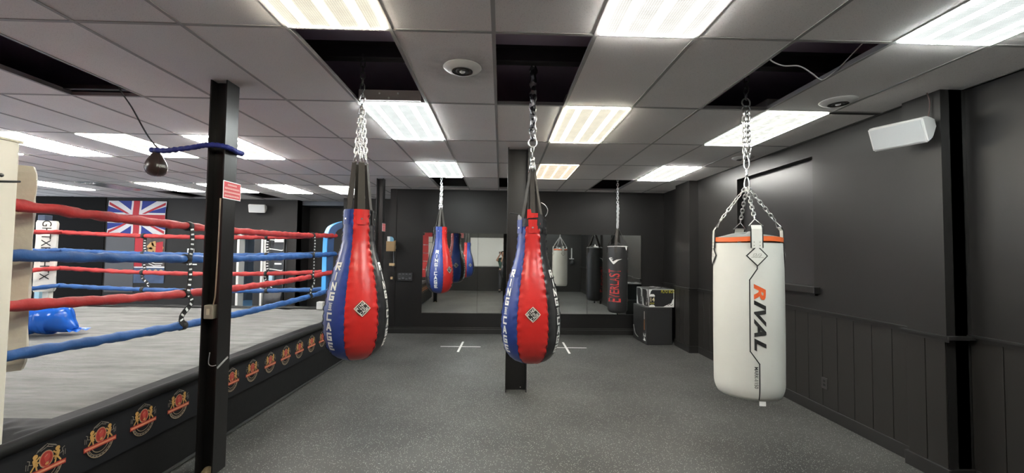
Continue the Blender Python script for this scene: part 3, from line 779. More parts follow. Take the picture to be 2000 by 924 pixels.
for k in range(4):
    a = STR0+k*PI/2; d = Vector((math.cos(a), math.sin(a), 0)); tdir = Vector((-math.sin(a), math.cos(a), 0))
    P = [d*(rw(z)+.006)+Vector((0, 0, z)) for z in (1.16, 1.20, 1.24, 1.27)]+[d*(RW-.004)+Vector((0, 0, 1.305)), d*(RW-.022)+Vector((0, 0, 1.335))]
    st = MB().ribbon(P, tdir, .078, .006).build('strap', M_WV, bag3)
    b = MB()
    for s in (-1, 1): b.ribbon([Vector(p)+tdir*(s*.040) for p in P], tdir, .008, .0075)
    b.build('strap_edging', M_BLACK, st)
    f = wfn(a, 1.10, .008); k2 = .076
    pt = MB()
    pt.poly([(0, -k2-.006), (k2*.92+.006, 0), (0, k2+.006), (-k2*.92-.006, 0)], f, 1, .001, 2)
    pt.poly([(0, -k2+.006), (k2*.92-.006, 0), (0, k2-.006), (-k2*.92+.006, 0)], wfn(a, 1.10, .0105), 0, .001, 2)
    g = wfn(a, 1.10, .0125)
    pt.strokes([[(-.040, -.012), (.042, -.012)], [(-.028, .0), (-.022, .014), (-.006, .016), (-.004, .004), (-.018, .002)], [(.004, .0), (.010, .014), (.026, .016), (.028, .004), (.014, .002)]], g, .0028, 2, 2)
    pt.strokes([[(-.028, -.007), (-.016, -.002)], [(-.010, -.007), (.002, -.002)], [(.010, -.007), (.022, -.002)]], g, .0024, 2, 2)
    o = pt.build('diamond_patch', [M_WV, M_BLACK, mat('grey_print', (.20, .20, .18), .6)], st)
    b = MB()
    for (u, v) in ((-.020, 1.205), (.020, 1.205), (-.020, 1.178), (.020, 1.178)):
        b.poly([(u+.004*math.cos(i*PI/3), .004*math.sin(i*PI/3)) for i in range(6)], wfn(a, v, .0095), 0, .002)
    b.build('rivets', MATS['grey_print'], st)
    # triangle and chain
    p = d*(RW-.022)+Vector((0, 0, 1.332)); q = d*(RW-.050)+Vector((0, 0, 1.385))
    MB().tube([p-tdir*.048, p+tdir*.048, q, p-tdir*.048], .0042, 6).build('triangle_ring', M_CHROME, bag3)
    chain(MB(), q+Vector((0, 0, .002)), d*.012+Vector((0, 0, 1.66)), .042, .025, .0040).build('chain', M_CHROME, bag3)
# lettering and piping on the front
M_OPRINT = mat('orange_print', (.62, .10, .025), .5)
ph = math.radians
def tx(ang, zc): return wfn(ph(ang), zc, .0035)
def zz(z): return z-B3
def strokes3(pts, th, name, m):
    out = []
    for (a, z) in pts: out.append((RW*ph(a), zz(z)))
    L = []
    for (p, q) in zip(out[:-1], out[1:]):
        n = max(1, int((Vector(q)-Vector(p)).length/.05)); L += [[Vector(p).lerp(Vector(q), i/n)[:], Vector(p).lerp(Vector(q), (i+1)/n)[:]] for i in range(n)]
    MB().strokes(L, wfn(0, 0, .003), th, 0, 2).build(name, m, body)
strokes3([(14.6, 1.625), (14.4, 1.60), (2.9, 1.515), (2.9, .975), (16.6, .885), (16.6, .615)], .008, 'piping', M_BLACK)
b = MB()
def wl(ch, z, m, sxx): b.text(ch, tx(18.5, 0), .108, m, .036, sxx, .30, 'CENTER', 2, -PI/2, None, (-.006, zz(z)))
for ch, z, m, s in (('R', 1.435, 0, 1.75), ('I', 1.345, 1, 1.75), ('V', 1.268, 1, 1.65), ('A', 1.152, 1, 1.65), ('L', 1.036, 1, 1.7)): wl(ch, z, m, s)
b.build('lettering', [M_OPRINT, M_BLACK], body)
b = MB(); b.text('MARK-I/150', tx(11.3, 0), .036, 0, .004, .90, 0, 'CENTER', 1, -PI/2, None, (0, zz(.782))); b.build('model_lettering', M_BLACK, body)
o = MB().bbox((-.024, -.002, -.048), (.024, .002, .016), .001).build('care_tag', M_PRINT_WHITE, bag3, (.225*math.cos(ph(24)), .225*math.sin(ph(24)), .012)); o.rotation_euler = (0, 0, ph(24)+PI/2)
# carabiners, swivel and doubled ceiling chain
def carabiner(b, z0, h, w):
    P = []
    for k in range(16):
        a = 2*PI*k/16; s = math.sin(a); ww = w*(.75+.25*(-s)) ; P.append((0, math.cos(a)*ww/2, z0+h/2+s*h/2))
    b.tube(P, .0058, 7, closed=True); return b
carabiner(MB(), 1.645, .105, .046).build('carabiner', M_CHROME, bag3)
b = MB(); b.lathe([(0, 1.745), (.008, 1.75), (.011, 1.775), (.006, 1.785), (.011, 1.80), (.008, 1.82), (0, 1.825)], 12); b.build('swivel', M_CHROME, bag3)
carabiner(MB(), 1.815, .110, .050).build('carabiner', M_CHROME, bag3)
for s in (-1, 1):
    chain(MB(), (0, s*.017, 1.905), (0, s*.015, 2.30), .058, .036, .006, twist=.6).build('ceiling_chain', M_CHROME, bag3)
ring_torus(MB(), (0, 0, 2.315), .030, .005, (1, .2, 0)).build('hanging_ring', M_DARKSTEEL, bag3)
ring_torus(MB(), (0, 0, 2.372), .036, .006, (.8, .6, 0)).build('hanging_ring', M_DARKSTEEL, bag3)
chain(MB(), (0, 0, 2.40), (0, .01, 2.69), .058, .036, .006).build('anchor_chain', M_DARKSTEEL, bag3)

# ---- black cylindrical bag at the far right
X5, Y5, B5 = 2.205, 7.90, .60
RK, HK = .186, 1.245
bag5 = thing('heavy_bag', 'black cylindrical heavy bag with red EVERLAST lettering before the mirror', 'punching bag', (X5, Y5, B5), front_angle(X5, Y5))
M_BK = mat('black_canvas_bag', (.020, .020, .021), .42, bump=(14, .2), var=(4, .15)); M_BKCAP = mat('pale_cap', (.55, .55, .54), .5)
pk = [(0, 0), (.11, .004), (.16, .02), (RK-.004, .06), (RK, .12)]+[(RK, z) for z in (.3, .5, .7, .9, 1.1)]+[(RK-.003, HK-.03), (RK-.006, HK)]
bodyk = MB().lathe(pk, 48).build('body', M_BK, bag5)
def kfn(th0, zc, out=.003): return lambda u, v, w: ((RK+out+w)*math.cos(th0+u/RK), (RK+out+w)*math.sin(th0+u/RK), zc+v)
def capfn(u, v):
    a = 2*PI*u; r = (RK+.002)*(1-.93*v); z = HK+.0+.07*v*(1+.2*math.sin(a*4)); return (r*math.cos(a), r*math.sin(a), z)
MB().grid(40, 6, capfn).build('top_cover', mat('black_cover', (.03, .03, .03), .35, bump=(15, .6)), bag5)
b = MB().lathe([(RK-.002, HK-.012), (RK+.004, HK-.012), (RK+.004, HK+.004), (RK-.01, HK+.006)], 40); b.build('top_rim', M_BKCAP, bag5)
MB().poly([(0, 0), (.06, 0), (.05, -.05), (.035, -.075)], kfn(ph(45), HK-.005, .004), 0, .002, 2).build('rim_flap', M_BKCAP, bag5)
for k in range(4):
    a = ph(-10)+k*PI/2; d = Vector((math.cos(a), math.sin(a), 0)); tdir = Vector((-math.sin(a), math.cos(a), 0))
    P = [d*(RK+.004)+Vector((0, 0, HK-.12)), d*(RK+.004)+Vector((0, 0, HK-.01))]+[d*((RK-.005)*(1-t)+.018*t)+Vector((0, 0, HK+.01+.33*t)) for t in (.05, .25, .5, .75, 1)]
    MB().ribbon(P, tdir, .048, .004).build('strap', M_WEB, bag5)
RP = mat('red_print', (.55, .035, .035), .5)
for A0 in (-15, 132):
    b = MB(); word = 'EVERLAST'; n = len(word); zc0, zc1 = 1.385-B5, .845-B5
    pitchl = (zc0-zc1)/(n-1)
    for i, ch in enumerate(word):
        t_ = (i-(n-1)/2)/((n-1)/2); hgt = .165+.085*t_*t_
        z = zc1+i*pitchl
        V, F = text_geo(ch, .010, 'CENTER', 0)
        hh = max(v[1] for v in V)-min(v[1] for v in V); ww = max(v[0] for v in V)-min(v[0] for v in V)
        b.text(ch, kfn(ph(A0), z), hgt/hh, 0, .010, (pitchl*.86/ww)/(hgt/hh), 0, 'CENTER', 2, PI/2)
    b.build('lettering', RP, bodyk)
    b = MB(); f = kfn(ph(A0), 1.575-B5)
    b.poly([(-.135, .045), (-.10, .062), (-.045, .062), (-.055, .045), (-.085, .040), (-.075, .030), (-.030, .036), (-.038, .022), (-.062, .018), (-.030, -.012), (.03, .022), (.135, .035), (.06, .005), (-.015, -.062), (-.03, -.06)], f, 0, .001, 3)
    b.build('swoosh_logo', M_PRINT_WHITE, bodyk)
MB().tube([(0, 0, .005), (0, 0, -.05)], .014, 8).build('bottom_tab', M_BLACKPLASTIC, bag5)
for k in range(3): chain(MB(), ((k-1)*.018, 0, 1.52+.03*k), ((k-1)*.010, .006*k, 2.06-.02*k), .055, .034, .006).build('bunched_chain', M_CHROME, bag5)
chain(MB(), (0, 0, 2.02), (0, 0, 2.69), .055, .036, .006).build('ceiling_chain', M_CHROME, bag5)
# ================================================================== BOXING RING
ring = thing('boxing_ring', 'raised boxing ring with red and blue ropes and black logo apron', 'boxing ring', (-5.10, 4.86, 0), -.0265)
PX, PY, PH = 2.69, 2.80, .68
RH = 2.285
# deck with its canvas
def canvas_material():
    m = bpy.data.materials.new('grey_ring_canvas'); m.use_nodes = True
    nt = m.node_tree; b = nt.nodes['Principled BSDF']; N = nt.nodes.new; L = nt.links.new
    tc = N('ShaderNodeTexCoord'); mp = N('ShaderNodeMapping'); mp.inputs['Rotation'].default_value = (0, 0, .25); mp.inputs['Scale'].default_value = (1.0, 5.5, 1)
    L(tc.outputs['Object'], mp.inputs['Vector'])
    n = N('ShaderNodeTexNoise'); n.inputs['Scale'].default_value = 2.2; n.inputs['Detail'].default_value = 8; n.inputs['Roughness'].default_value = .65; L(mp.outputs['Vector'], n.inputs['Vector'])
    r = N('ShaderNodeValToRGB'); L(n.outputs['Fac'], r.inputs['Fac'])
    e = r.color_ramp.elements; e[0].position = .28; e[0].color = (.09, .09, .086, 1); e[1].position = .7; e[1].color = (.235, .235, .225, 1)
    L(r.outputs['Color'], b.inputs['Base Color']); b.inputs['Roughness'].default_value = .75
    bp = N('ShaderNodeBump'); bp.inputs['Strength'].default_value = .5; bp.inputs['Distance'].default_value = .02
    L(n.outputs['Fac'], bp.inputs['Height']); L(bp.outputs['Normal'], b.inputs['Normal'])
    return m
M_CANVAS = canvas_material()
M_RING_BLACK = mat('black_ring_vinyl', (.009, .009, .0095), .62, spec=.22, bump=(12, .15)); M_APRON = mat('dark_apron_banner', (.0125, .013, .0155), .65, spec=.22, bump=(8, .1))
MB().box((-PX+.05, -PY+.05, .02), (PX-.05, PY-.05, PH-.03)).build('platform', M_RING_BLACK, ring)
def cv(u, v):
    x = -PX+.05+u*(2*PX-.1); y = -PY+.05+v*(2*PY-.1); e = min(PX-abs(x), PY-abs(y), .6)/.6
    z = PH-.004+.009*nz(x*1.1+y*.4, y*3.2, 1)+.006*nz(x*2.6, y*6, 4)
    z += .012*(1-e)*nz(x*5, y*5, 7)
    return (x, y, z)
MB().grid(90, 90, cv).build('canvas', M_CANVAS, ring)
# rolled black canvas edge along the four sides
def edge_path(p, q, n=60):
    p, q = Vector(p), Vector(q); return [p.lerp(q, i/n)+Vector((0, 0, .008*nz(i*.35, p.x, p.y))) for i in range(n+1)]
cs = [(PX-.02, -PY+.02, PH-.012), (PX-.02, PY-.02, PH-.012), (-PX+.02, PY-.02, PH-.012), (-PX+.02, -PY+.02, PH-.012)]
for i in range(4):
    MB().tube(edge_path(cs[i], cs[(i+1) % 4]), .034, 10).build('canvas_edge', M_RING_BLACK, ring)
    d = (Vector(cs[(i+1) % 4])-Vector(cs[i])).normalized(); nrm = Vector((d.y, -d.x, 0))
    MB().ribbon([Vector(p)-nrm*.075+Vector((0, 0, .018)) for p in edge_path(cs[i], cs[(i+1) % 4])], -nrm, .14, .004).build('edge_strip', M_RING_BLACK, ring)
# crumpled cover in the near corner
def crum(u, v):
    x = PX-.45+u*.42; y = -PY+.04+v*.55; return (x, y, PH+.012+.030*abs(nz(x*9, y*7, 2))*math.sin(PI*u)*math.sin(PI*v)*2)
MB().grid(22, 26, crum).build('crumpled_cover', M_RING_BLACK, ring)
# skirt and apron banner on each side, emblems on the side facing the bags
b = MB(); b.box((PX-.055, -PY+.05, .035), (PX-.045, PY-.05, .40)); b.box((-PX+.045, -PY+.05, .035), (-PX+.055, PY-.05, .40)); b.box((-PX+.05, PY-.055, .035), (PX-.05, PY-.045, .40)); b.box((-PX+.05, -PY+.045, .035), (PX-.05, -PY+.055, .40))
b.build('skirt', M_RING_BLACK, ring)
b = MB(); b.box((PX-.06, -PY, .012), (PX-.03, PY-.03, .030)); b.build('skirt_rail', mat('worn_metal_rail', (.10, .10, .10), .4, metal=.6), ring)
def apron(u, v):
    y = -PY+.01+u*(2*PY-.02); z = .345+v*.315; return (PX-.028+.006*math.sin(v*PI)+.004*nz(y*2, z*3), y, z)
ap = MB().grid(60, 6, apron).build('apron', M_APRON, ring)
for k, (p0, p1, nx, ny) in enumerate((((-PX, PY-.03), (PX-.03, PY-.03), 0, 1), ((-PX, -PY+.03), (PX-.03, -PY+.03), 0, -1), ((-PX+.03, -PY), (-PX+.03, PY), -1, 0))):
    MB().box((p0[0], p0[1]-.004, .345) if nx == 0 else (p0[0]-.004, p0[1], .345), (p1[0], p1[1]+.004, .66) if nx == 0 else (p1[0]+.004, p1[1], .66)).build('apron', M_APRON, ring)
# round crest: red glove oval, two gold lions, red ribbon, gold rings, grey crown
GOLD = mat('gold_print', (.48, .28, .085), .5); TAN = mat('tan_print', (.36, .27, .17), .55); CREST_RED = mat('crest_red_print', (.28, .022, .018), .5); RIB = mat('ribbon_print', (.42, .075, .04), .5); CGREY = mat('crest_grey_print', (.20, .18, .15), .55)
def crest(y, z):
    b = MB(); E0 = (0, y, z)
    def F(o): return lambda u, v, w: (PX-.017+o, y+u, z+v)
    def ell(cx, cy, rx, ry, n=20, a0=0, a1=2*PI): return [(cx+rx*math.cos(a0+(a1-a0)*i/n), cy+ry*math.sin(a0+(a1-a0)*i/n)) for i in range(n+(0 if abs(a1-a0-2*PI) < 1e-6 else 1))]
    # lower rings
    for r, th, m in ((.084, .005, 1), (.070, .003, 1), (.054, .004, 1)):
        P = ell(0, -.018, r, r, 18, PI*1.04, PI*1.96); b.strokes([P], F(.0), th, m, 1)
    for i in range(9):
        a = PI*(1.14+.09*i); b.strokes([[(.077*math.cos(a-.06), -.018+.077*math.sin(a-.06)), (.077*math.cos(a+.06), -.018+.077*math.sin(a+.06))]], F(.0006), .006, 4, 1)
    # oval with glove
    b.poly(ell(0, .030, .037, .046), F(.0006), 1); b.poly(ell(0, .030, .033, .042), F(.0012), 5); b.poly(ell(0, .031, .029, .037), F(.0018), 2)
    b.poly([(-.016, .046), (-.004, .060), (.014, .056), (.018, .036), (.008, .016), (-.006, .014), (-.010, .028)], F(.0024), 6)
    b.strokes([[(-.008, .044), (.002, .054)], [(-.002, .012), (.010, .012)]], F(.003), .003, 1, 1); b.poly(ell(.002, .004, .010, .006, 10), F(.003), 0)
    # lions
    for s in (-1, 1):
        def P(L): return [(s*x, v) for (x, v) in L]
        b.poly(P([(.040, .010), (.052, .006), (.064, .020), (.070, .046), (.062, .056), (.048, .048), (.044, .030)]), F(.001), 0)
        b.poly(P(ell(.056, .064, .013, .013, 10)), F(.001), 0)
        b.strokes([P([(.046, .044), (.036, .054)]), P([(.050, .030), (.038, .026)]), P([(.062, .012), (.074, -.006)]), P([(.050, .010), (.046, -.010)])], F(.001), .008, 0, 1)
        b.strokes([P([(.070, .028), (.084, .034), (.082, .052), (.092, .058)])], F(.001), .004, 4, 1)
        b.strokes([P([(.088, .010), (.088, .034)]), P([(.098, .012), (.098, .040)])], F(.0006), .003, 4, 1)
    # ribbon
    b.poly([(-.104, -.040), (.104, -.040), (.104, -.012), (-.104, -.012)], F(.0014), 2); b.poly([(-.102, -.035), (.102, -.035), (.102, -.017), (-.102, -.017)], F(.002), 5)
    for (a, c) in ((-.092, -.062), (-.054, -.014), (-.006, .022), (.030, .092)): b.strokes([[(a, -.026), (c, -.026)]], F(.0028), .010, 3, 1)
    # crown
    for (x0, y0, x1, y1) in ((-.05, .082, -.02, .098), (-.02, .098, 0, .112), (0, .112, .02, .098), (.02, .098, .05, .082), (-.03, .084, 0, .096), (0, .096, .03, .084), (-.012, .090, .012, .104), (-.045, .09, -.01, .108), (.01, .106, .045, .088)):
        b.strokes([[(x0, y0), (x1, y1)]], F(.0008), .004, 4, 1)
    return b
cm = None
for i in range(18):
    yw = 2.195+.3075*i                      # world Y, then to ring-local
    yl = yw-4.86
    if abs(yl) > PY-.1: continue
    if cm is None:
        cm = crest(0, 0).mesh('crest', [GOLD, TAN, CREST_RED, mat('peach_print', (.60, .26, .15), .5), CGREY, RIB, mat('glove_red_print', (.40, .05, .04), .4)])
    o = bpy.data.objects.new('crest', cm); COL.objects.link(o); o.parent = ap; o.location = (0, yl, .503); o['label'] = 'red and gold lion crest printed on the apron'
# ropes
M_RR = mat('red_rope_cover', (.42, .030, .030), .6, bump=(26, .5), var=(7, .18)); M_RB = mat('blue_rope_cover', (.018, .085, .27), .6, bump=(26, .5), var=(7, .2))
ROPES = ((1.95, M_RR, 'red'), (1.65, M_RB, 'blue'), (1.355, M_RR, 'red'), (1.065, M_RB, 'blue'))
corners = [(RH, -RH), (RH, RH), (-RH, RH), (-RH, -RH)]
def rope_pt(i, lv, t):
    p, q = Vector(corners[i]), Vector(corners[(i+1) % 4]); c = p.lerp(q, t); sag = (.055, .05, .070, .060)[lv]*4*t*(1-t)
    return Vector((c.x, c.y, ROPES[lv][0]-sag))
for i in range(4):
    for lv in range(4):
        N, K = 170, 12; d = (Vector(corners[(i+1) % 4])-Vector(corners[i])).normalized(); nr = Vector((d.y, -d.x, 0)); V = []
        for k in range(N+1):
            t = k/N; c = rope_pt(i, lv, t)+Vector((nz(t*30, i, lv), nz(t*30, i+5, lv), nz(t*26, i, lv+9)))*.004
            r0 = .0345+.004*nz(t*45, lv*3, i*7)
            for j in range(K):
                a_ = 2*PI*j/K; r = r0+.0032*math.sin(2*a_-t*105+lv)+.0022*math.sin(a_+t*230+nz(t*20, lv)*4)
                V.append(c+nr*(math.cos(a_)*r)+Vector((0, 0, math.sin(a_)*r)))
        F = [(k*K+j, k*K+(j+1) % K, (k+1)*K+(j+1) % K, (k+1)*K+j) for k in range(N) for j in range(K)]+[tuple(range(K))[::-1], tuple(N*K+j for j in range(K))]
        o = MB().add(V, F, 0, True).build('rope', ROPES[lv][1], ring); o['label'] = ROPES[lv][2]+' fabric-covered rope'
# rope spacers: black straps with white squares
for i in range(4):
    for t in (.30, .82) if i == 0 else ((.25, .70) if i == 1 else (.28, .72)):
        P = []
        for k in range(41):
            s = k/40; lv = min(2, int(s*3)); fr = s*3-lv; a = rope_pt(i, lv, t); c = rope_pt(i, lv+1, t); z = a.lerp(c, fr)
            d = (Vector(corners[(i+1) % 4])-Vector(corners[i])).normalized(); sh = .018*math.sin(fr*PI)*(1.0 if lv < 2 else 0)-.025*s+(.055*math.sin(fr*PI*2) if lv == 2 else 0)
            nrm = Vector((d.y, -d.x)); z = z+Vector((d.x*sh+nrm.x*.034, d.y*sh+nrm.y*.040, 0)); P.append(z)
        sp = MB().ribbon(P, d.to_3d(), .052, .004).build('rope_spacer', M_BLACK, ring)
        b = MB()
        for k in range(1, 39, 2):
            b.ribbon([P[k], P[k]*.36+P[k+1]*.64], d.to_3d(), .034, .008)
        b.build('white_squares', M_PRINT_WHITE, sp)
        for lv in range(4):
            a = rope_pt(i, lv, t); k = (0, 13, 27, 40)[lv]; dd = d.to_3d(); c = a+dd*((P[k]-a).dot(dd))
            MB().tube([c-dd*.024, c+dd*.024], .043, 12).build('spacer_loop', M_BLACK, sp)
# posts, corner pads and turnbuckles
M_POST_W = mat('white_post_vinyl', (.66, .63, .56), .45, bump=(5, .1), var=(3, .05)); M_PAD_BEIGE = mat('cream_pad_vinyl', (.62, .57, .45), .5, bump=(7, .8), var=(3, .1))
M_POST_K = mat('dark_blue_post', (.015, .03, .07), .4); M_PAD_WHITE = mat('white_pad_vinyl', (.70, .69, .63), .45, bump=(6, .15)); M_PAD_BLUE = mat('sky_blue_pad', (.035, .33, .75), .4, bump=(8, .1)); M_PAD_NAVY = mat('navy_pad', (.012, .045, .13), .45)
posts = [(2.58, -2.600, M_POST_W, 2.245, 'white'), (2.57, 2.60, M_POST_K, 2.10, 'blue'), (-2.87, 2.55, M_POST_K, 2.25, 'dark'), (-2.57, -2.60, M_POST_W, 2.2, 'white')]
for i, (x, y, m, h, nm) in enumerate(posts):
    po = MB().bbox((x-.062, y-.062, 0), (x+.062, y+.062, h), .008).build('corner_post', m, ring); po['label'] = nm+' corner post'
    if i == 0:
        b = MB(); b.lathe([(0, .006), (.008, .005), (.011, 0)], 8); o = b.build('bolt', M_DARKSTEEL, po, (x+.063, y-.012, 2.06)); o.rotation_euler = (0, PI/2, 0)
        b = MB(); P = [(x+.065, y-.065, 2.02), (x+.065, y+.065, 2.04), (x-.065, y+.065, 2.04), (x-.065, y-.065, 2.02)]
        b.tube(P, .006, 6, closed=True); b.build('cable_tie', M_BLACK, po)
        MB().box((x-.066, y-.066, h-.002), (x+.066, y+.074, h+.006)).build('post_cap', M_PAD_BEIGE, po)
    sx, sy = (1, -1, 1, 1)[i], 1
    cx, cy = corners[i]
    for lv in range(4):
        z = ROPES[lv][0]; a = Vector((x, y, z)); c = Vector((cx, cy, z)); d = (c-a).normalized()
        b = MB(); b.tube([a, c-d*.10], .007, 6); b.tube([c-d*.20, c-d*.12], .012, 8); ring_torus(b, c-d*.05, .030, .006, (0, 0, 1)); b.build('turnbuckle', M_CHROME, po)
def pad_box(name, m, cx, cy, rz, w, d, z0, z1, wob=.012, nz_=30):
    """soft corner cushion"""
    b = MB(); R = []
    for k in range(nz_+1):
        t = k/nz_; z = z0+(z1-z0)*t; e = min(t, 1-t); rr = min(1, .90+e*4)
        ring_ = []
        for (u, v) in [(-1, -1), (0, -1.06), (1, -1), (1.04, 0), (1, 1), (0, 1.06), (-1, 1), (-1.04, 0)]:
            px, py = u*w/2*rr+wob*nz(z*6, u*2, v*2+cx), v*d/2*rr+wob*.7*nz(z*7, u*3, v+cy)
            ring_.append((cx+px*math.cos(rz)-py*math.sin(rz), cy+px*math.sin(rz)+py*math.cos(rz), z))
        R += ring_
    f = [(k*8+i, k*8+(i+1) % 8, (k+1)*8+(i+1) % 8, (k+1)*8+i) for k in range(nz_) for i in range(8)]
    f += [tuple(range(8))[::-1], tuple(nz_*8+i for i in range(8))]
    b.add(R, f); return b.build(name, m, ring)
o = pad_box('corner_pad', M_PAD_BEIGE, 2.085, -2.10, PI/4, .20, .10, .93, 2.21); o['label'] = 'cream corner pad with creases'
o = pad_box('corner_pad', M_PAD_WHITE, -2.43, 2.20, .60, .235, .12, .97, 2.13, .006); o['label'] = 'white corner pad with FIGHTX lettering'
PADW = o
fnp = lambda u, v, w: (-2.43+u*math.cos(.60)+.071*math.sin(.60), 2.20+u*math.sin(.60)-.071*math.cos(.60), v)
for word_, zc in (('GHTX', 1.925), ('FIGHTX', 1.435)):
    MB().text(word_, fnp, .155, 0, .002, 1.0, 0, 'CENTER', 0, -PI/2, None, (.0, zc)).build('lettering', M_BLACK, PADW)
MB().box((-2.46, 2.20, PH), (-2.37, 2.28, .99)).build('pad_leg', M_PAD_WHITE, ring)
MB().box((-2.68, 2.28, PH), (-2.60, 2.36, .99)).build('pad_leg', mat('pale_blue_vinyl', (.30, .50, .62), .5), ring)
# blue corner pad that bends over the top to its post
b = MB(); P = []
p0 = Vector((2.20, 2.20, 1.00)); 
pp = [(2.20, 2.20, 1.00), (2.20, 2.20, 1.3), (2.20, 2.20, 1.6), (2.205, 2.205, 1.90), (2.22, 2.22, 2.00), (2.26, 2.26, 2.08), (2.34, 2.34, 2.13), (2.46, 2.46, 2.155), (2.60, 2.62, 2.17)]
dg = Vector((1, -1, 0)).normalized()
pad = MB().ribbon(smooth_path(pp, 4), dg, .20, .10).build('corner_pad', M_PAD_NAVY, ring); pad['label'] = 'navy corner pad arching over to the post'
pf = [Vector(p)+(Vector((-1, -1, 0)).normalized()*.053 if k < 4 else (Vector((-1, -1, 0)).normalized()*.045+Vector((0, 0, .03)) if k < 6 else Vector((0, 0, .053)))) for k, p in enumerate(pp)]
fp = MB().ribbon(smooth_path(pf, 4), dg, .17, .008).build('pad_face', M_PAD_BLUE, pad); fp['label'] = 'sky blue pad face'
o = pad_box('corner_pad', M_PAD_WHITE, -2.16, -2.16, -PI/4, .22, .12, .95, 2.15)
# small white block by the blue corner
tag(MB().bbox((-.055, -.055, 0), (.055, .055, .13), .012).build('white_block', M_WHITE, None, (-3.08, 7.35, .69)), 'small white block on the ring canvas under the blue corner pad', 'block')
# blue inflatable lying on the canvas
b = MB(); P = smooth_path([(-6.5, 4.75, .86), (-6.1, 4.84, .88), (-5.75, 4.93, .88), (-5.5, 5.0, .87), (-5.30, 5.05, .86), (-5.17, 5.08, .82), (-5.08, 5.10, .77), (-5.0, 5.12, .73)], 8)
n = len(P); R = []
for k in range(n):
    t = k/(n-1); R.append((.165+.02*math.sin(t*PI*1.1)-.030*math.exp(-((t-.55)/.04)**2))*(1 if t < .72 else max(.13, 1-(t-.72)/.28*.72)))
t_ = thing('inflatable_tube', 'glossy blue inflatable tube lying on the ring canvas', 'inflatable', (-6.1, 5.36, .69))
off = Vector((-6.1, 5.36, .69))
P2 = [p-off for p in P]
P2 = [Vector((p.x, p.y, max(p.z, R[k]*.96+.004))) for k, p in enumerate(P2)]
M_INF = mat('blue_inflatable_film', (.012, .13, .62), .18, spec=.6, bump=(9, .35))
MB().tube(P2, R, 20).build('tube_body', M_INF, t_)
def fin(u, v): 
    x = 1.05+.13*u; y = -.25+(v-.5)*(.10+.16*u); return (x, y, .035+.012*math.sin(v*14)*u+.03*(1-u))
MB().grid(10, 12, fin).build('flat_end', M_INF, t_)
b = MB(); 
for (k0, k1, hw) in ((16, 26, .10),):
    Lp = []
    for k in range(k0, k1): Lp.append(k)
    def band(u, v):
        k = k0+u*(k1-k0-1); i = int(k); p = P2[i].lerp(P2[min(i+1, n-1)], k-i); r = R[i]+.004; a = PI*.5+(v-.5)*1.7*(1-.55*abs(u-.5)*2)
        return (p.x, p.y-math.cos(a)*r*-1*0-math.cos(a)*r, p.z+math.sin(a)*r)
    b.grid(12, 8, band)
b.build('white_patch', M_PRINT_WHITE, t_)
# ================================================================== SMALLER THINGS
M_SIGN = mat('red_sign_print', (.50, .045, .055), .45)
def red_sign(name, label, fn, w, h, lines, rim=.006):
    """flat printed sign; fn(u,v,w)"""
    t = thing(name, label, 'sign', fn(0, 0, 0))
    o = Vector(fn(0, 0, 0)); g = lambda u, v, q: tuple(Vector(fn(u, v, q))-o)
    MB().poly([(-w/2, -h/2), (w/2, -h/2), (w/2, h/2), (-w/2, h/2)], g, 0, .003).build('board', M_PRINT_WHITE, t)
    MB().poly([(-w/2+rim, -h/2+rim), (w/2-rim, -h/2+rim), (w/2-rim, h/2-rim), (-w/2+rim, h/2-rim)], lambda u, v, q: g(u, v, q+.0035), 0, .0004).build('red_field', M_SIGN, t)
    b = MB()
    for (txt, v, s, sx) in lines: b.text(txt, lambda u, vv, q: g(u, vv, q+.0046), s, 0, .004, sx, 0, 'CENTER', 0, 0, None, (0, v))
    b.build('lettering', M_PRINT_WHITE, t); return t
# sign on the left column; its small print is not legible in the picture, so it is set as rows of short words
def row_sign(name, label, fn, w, h, rows, rim=.006):
    t = thing(name, label, 'sign', fn(0, 0, 0)); o = Vector(fn(0, 0, 0)); g = lambda u, v, q: tuple(Vector(fn(u, v, q))-o)
    MB().poly([(-w/2, -h/2), (w/2, -h/2), (w/2, h/2), (-w/2, h/2)], g, 0, .003).build('board', M_PRINT_WHITE, t)
    MB().poly([(-w/2+rim, -h/2+rim), (w/2-rim, -h/2+rim), (w/2-rim, h/2-rim), (-w/2+rim, h/2-rim)], lambda u, v, q: g(u, v, q+.0035), 0, .0004).build('red_field', M_SIGN, t)
    b = MB(); pitch = (h-2*rim)/(len(rows)+.4)
    for i, rw_ in enumerate(rows):
        v = h/2-rim-pitch*(i+.7); x = -rw_*w/2
        while x < rw_*w/2-.004:
            k = rnd(.004, .007); b.strokes([[(x, v-pitch*.22), (x+k*.5, v+pitch*.22)], [(x+k*.5, v+pitch*.2), (x+k, v-pitch*.2)]], lambda u, vv, q: g(u, vv, q+.0046), .0034, 0, 1); x += k+.0035
    b.build('small_print', mat('pale_pink_print', (.72, .48, .44), .5), t); return t
row_sign('warning_sign', 'red warning sign with white print on the left column', flat_yz(-2.131, 3.365, 2.16), .215, .138, (.55, .84, .88, .84))
row_sign('warning_sign', 'small red sign on the thin far column', flat_yz(-2.131, 7.68, 2.13), .20, .145, (.5, .8, .8, .8))
row_sign('warning_sign', 'red sign high on the wall facing the mirror', lambda u, v, w: (-1.78-u, YR+.002+w, 2.45+v), .24, .24, (.6, .8, .8))
